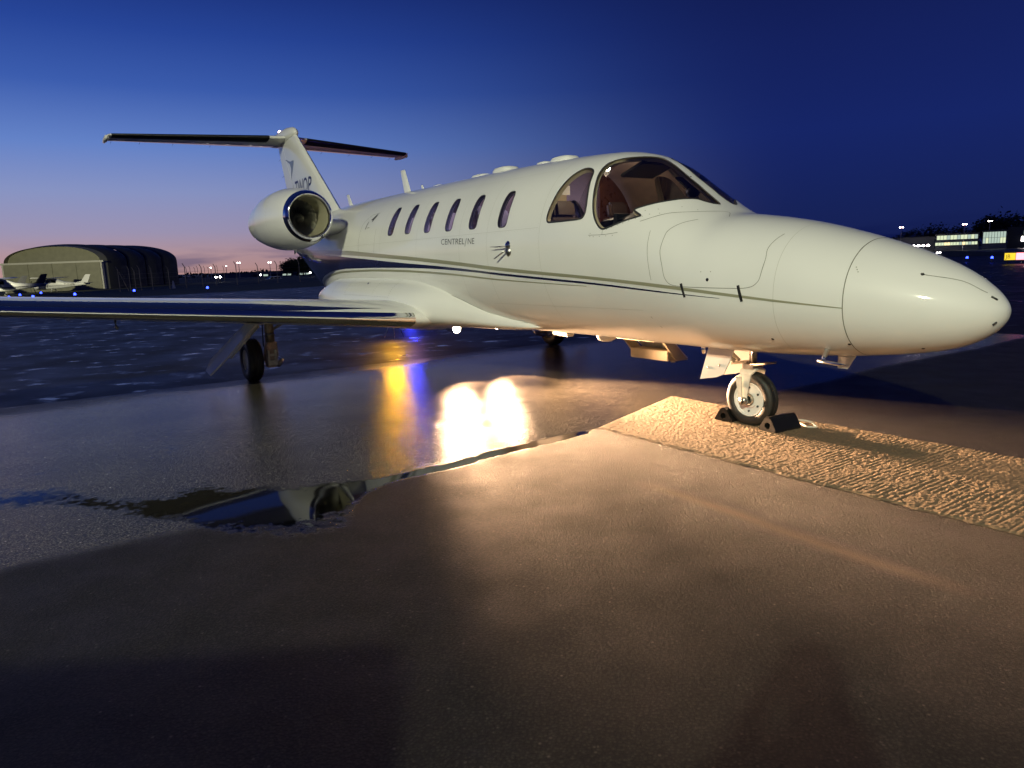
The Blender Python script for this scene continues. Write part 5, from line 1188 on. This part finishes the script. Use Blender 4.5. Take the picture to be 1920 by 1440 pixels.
# illuminated taxiway sign at the right edge
sp = az(1907, 64); sg = empty('taxiway_sign', sp, math.atan2(sp.y, sp.x) - math.pi / 2); tag(sg, 'glowing yellow and red taxiway sign at the right picture edge', 'sign')
MB().box((.4, .12, .55), (2.3, .2, .62)).build('casing', M['black'], sg)
MB().box((-.36, 0, .55), (.66, .03, .50)).build('yellow_panel', mat('sign_yellow', (.8, .6, .02), .4, emis=(1, .68, .03), estr=1.1), sg); MB().box((.75, 0, .55), (1.5, .03, .50)).build('red_panel', mat('sign_red', (.8, .1, .1), .4, emis=(1, .30, .36), estr=2.6), sg)
me = text_mesh('JB', .42, lambda a, b: (-.62 + a, -.02, .41 + b), .85); link('lettering', me, M['black'], sg, False)
for x in (-.5, .4, 1.3): MB().tube([(x, .12, 0), (x, .12, .3)], .03, 6).build('leg', M['black'], sg)

# ------------------------------------------------------------------ the photographer, whose shadow falls into the picture
def person():
    r0 = empty('person', (-.165, -.435, .004), -.36); tag(r0, 'person in dark jacket and jeans holding a phone up behind the camera', 'person')
    V = []; E = []; Rr = []
    def v(p, r_, par=None):
        V.append(p); Rr.append(r_); 
        if par is not None: E.append((par, len(V) - 1))
        return len(V) - 1
    pel = v((0, 0, .95), (.155, .115)); wa = v((0, .0, 1.10), (.15, .105), pel); ch = v((0, -.005, 1.30), (.17, .115), wa); sh = v((0, -.01, 1.44), (.13, .09), ch); nk = v((0, .01, 1.55), (.052, .052), sh); ja = v((0, .035, 1.625), (.075, .088), nk); hd = v((0, .03, 1.715), (.085, .10), ja); v((0, .02, 1.785), (.055, .065), hd)
    for s in (-1, 1):
        hp = v((s * .10, 0, .88), (.095, .10), pel); kn = v((s * .12, .03, .50), (.065, .07), hp); an = v((s * .13, -.02, .10), (.045, .05), kn); he = v((s * .14, .03, .045), (.045, .04), an); v((s * .16, .19, .03), (.042, .028), he)
        so_ = v((s * .19, -.01, 1.42), (.08, .08), sh); el = v((s * .20, .10, 1.13), (.095, .095), so_); fo = v((s * .165, .23, 1.24), (.065, .07), el); wr = v((s * .125, .36, 1.355), (.038, .042), fo); pm = v((s * .10, .41, 1.395), (.036, .022), wr)
        for k, (dz, ln) in enumerate(((.03, .060), (.012, .068), (-.008, .062), (-.026, .050))):
            a = v((s * .092, .435, 1.40 + dz), (.0095, .0095), pm); b = v((s * .082, .458, 1.402 + dz), (.0085, .0085), a); v((s * .058, .461 , 1.402 + dz), (.007, .007), b)
        a = v((s * .085, .415, 1.375), (.011, .011), pm); b = v((s * .06, .425, 1.385), (.009, .009), a); v((s * .035, .428, 1.395), (.008, .008), b)
    me = bpy.data.meshes.new('body'); me.from_pydata(V, E, []); o = bpy.data.objects.new('body', me); col.objects.link(o)
    md = o.modifiers.new('s', 'SKIN'); sk = me.skin_vertices[0].data
    for i, r_ in enumerate(Rr): sk[i].radius = r_
    sk[0].use_root = True; sb = o.modifiers.new('d', 'SUBSURF'); sb.levels = sb.render_levels = 2
    dg = bpy.context.evaluated_depsgraph_get(); m2 = bpy.data.meshes.new_from_object(o.evaluated_get(dg)); o.modifiers.clear(); o.data = m2; o.parent = r0
    for m_ in (mat('skin', (.48, .30, .22), .55), mat('dark_jacket', (.02, .022, .028), .8, var=.3), mat('jeans', (.03, .04, .075), .85, var=.3), M['black']): m2.materials.append(m_)
    for p in m2.polygons:
        c = p.center; p.use_smooth = True
        p.material_index = 3 if c.z < .09 else 2 if c.z < .93 else (0 if (c.z > 1.51 and abs(c.x) < .12 and c.y < .2) or c.y > .375 else 1)
    hr = MB()
    for i in range(9):
        for j in range(16):
            pass
    P = []
    for t in np.linspace(0, 1, 9):
        row = []
        for a in np.linspace(0, 2 * np.pi, 25):
            ph = t * math.pi * (.52 + .16 * (1 - math.sin(a)) * .5); row.append((.092 * math.sin(ph) * math.cos(a), .022 + .108 * math.sin(ph) * math.sin(a) - .004, 1.72 + .098 * math.cos(ph)))
        P.append(row)
    MB().grid(P).build('hair', mat('brown_hair', (.04, .025, .015), .6, var=.3), r0, True)
    for s in (-1, 1):
        MB().lathe([(-.01, .0), (-.008, .018), (0, .028), (.012, .03)], (s * .082, .02, 1.685), 'x', 12).build('ear', m2.materials[0], r0, True)
        MB().lathe([(-.006, 0), (-.004, .008), (0, .0105), (.004, .008)], (s * .03, .118, 1.70), 'y', 10).build('eye', M['dull_white'], r0, True)
    MB().tube([(0, .12, 1.70), (0, .142, 1.665), (0, .118, 1.655)], [.009, .014, .008], 8).build('nose', m2.materials[0], r0, True)
    MB().tube([(-.024, .112, 1.625), (0, .121, 1.622), (.024, .112, 1.625)], .005, 6).build('mouth', mat('lips', (.35, .15, .12), .5), r0, True)
    return r0
person()
ph = bpy.data.objects.new('phone', MB().box((0, 0, 0), (.156, .074, .008)).mesh('phone')); col.objects.link(ph); ph.data.materials.append(M['black'])
mt = cam.matrix_world.copy(); mt.translation = Vector((0, 0, CAM_H)) - _fw * .010 + _u * -.01; ph.matrix_world = mt
tag(ph, 'black phone held up sideways in the photographer hands', 'phone')
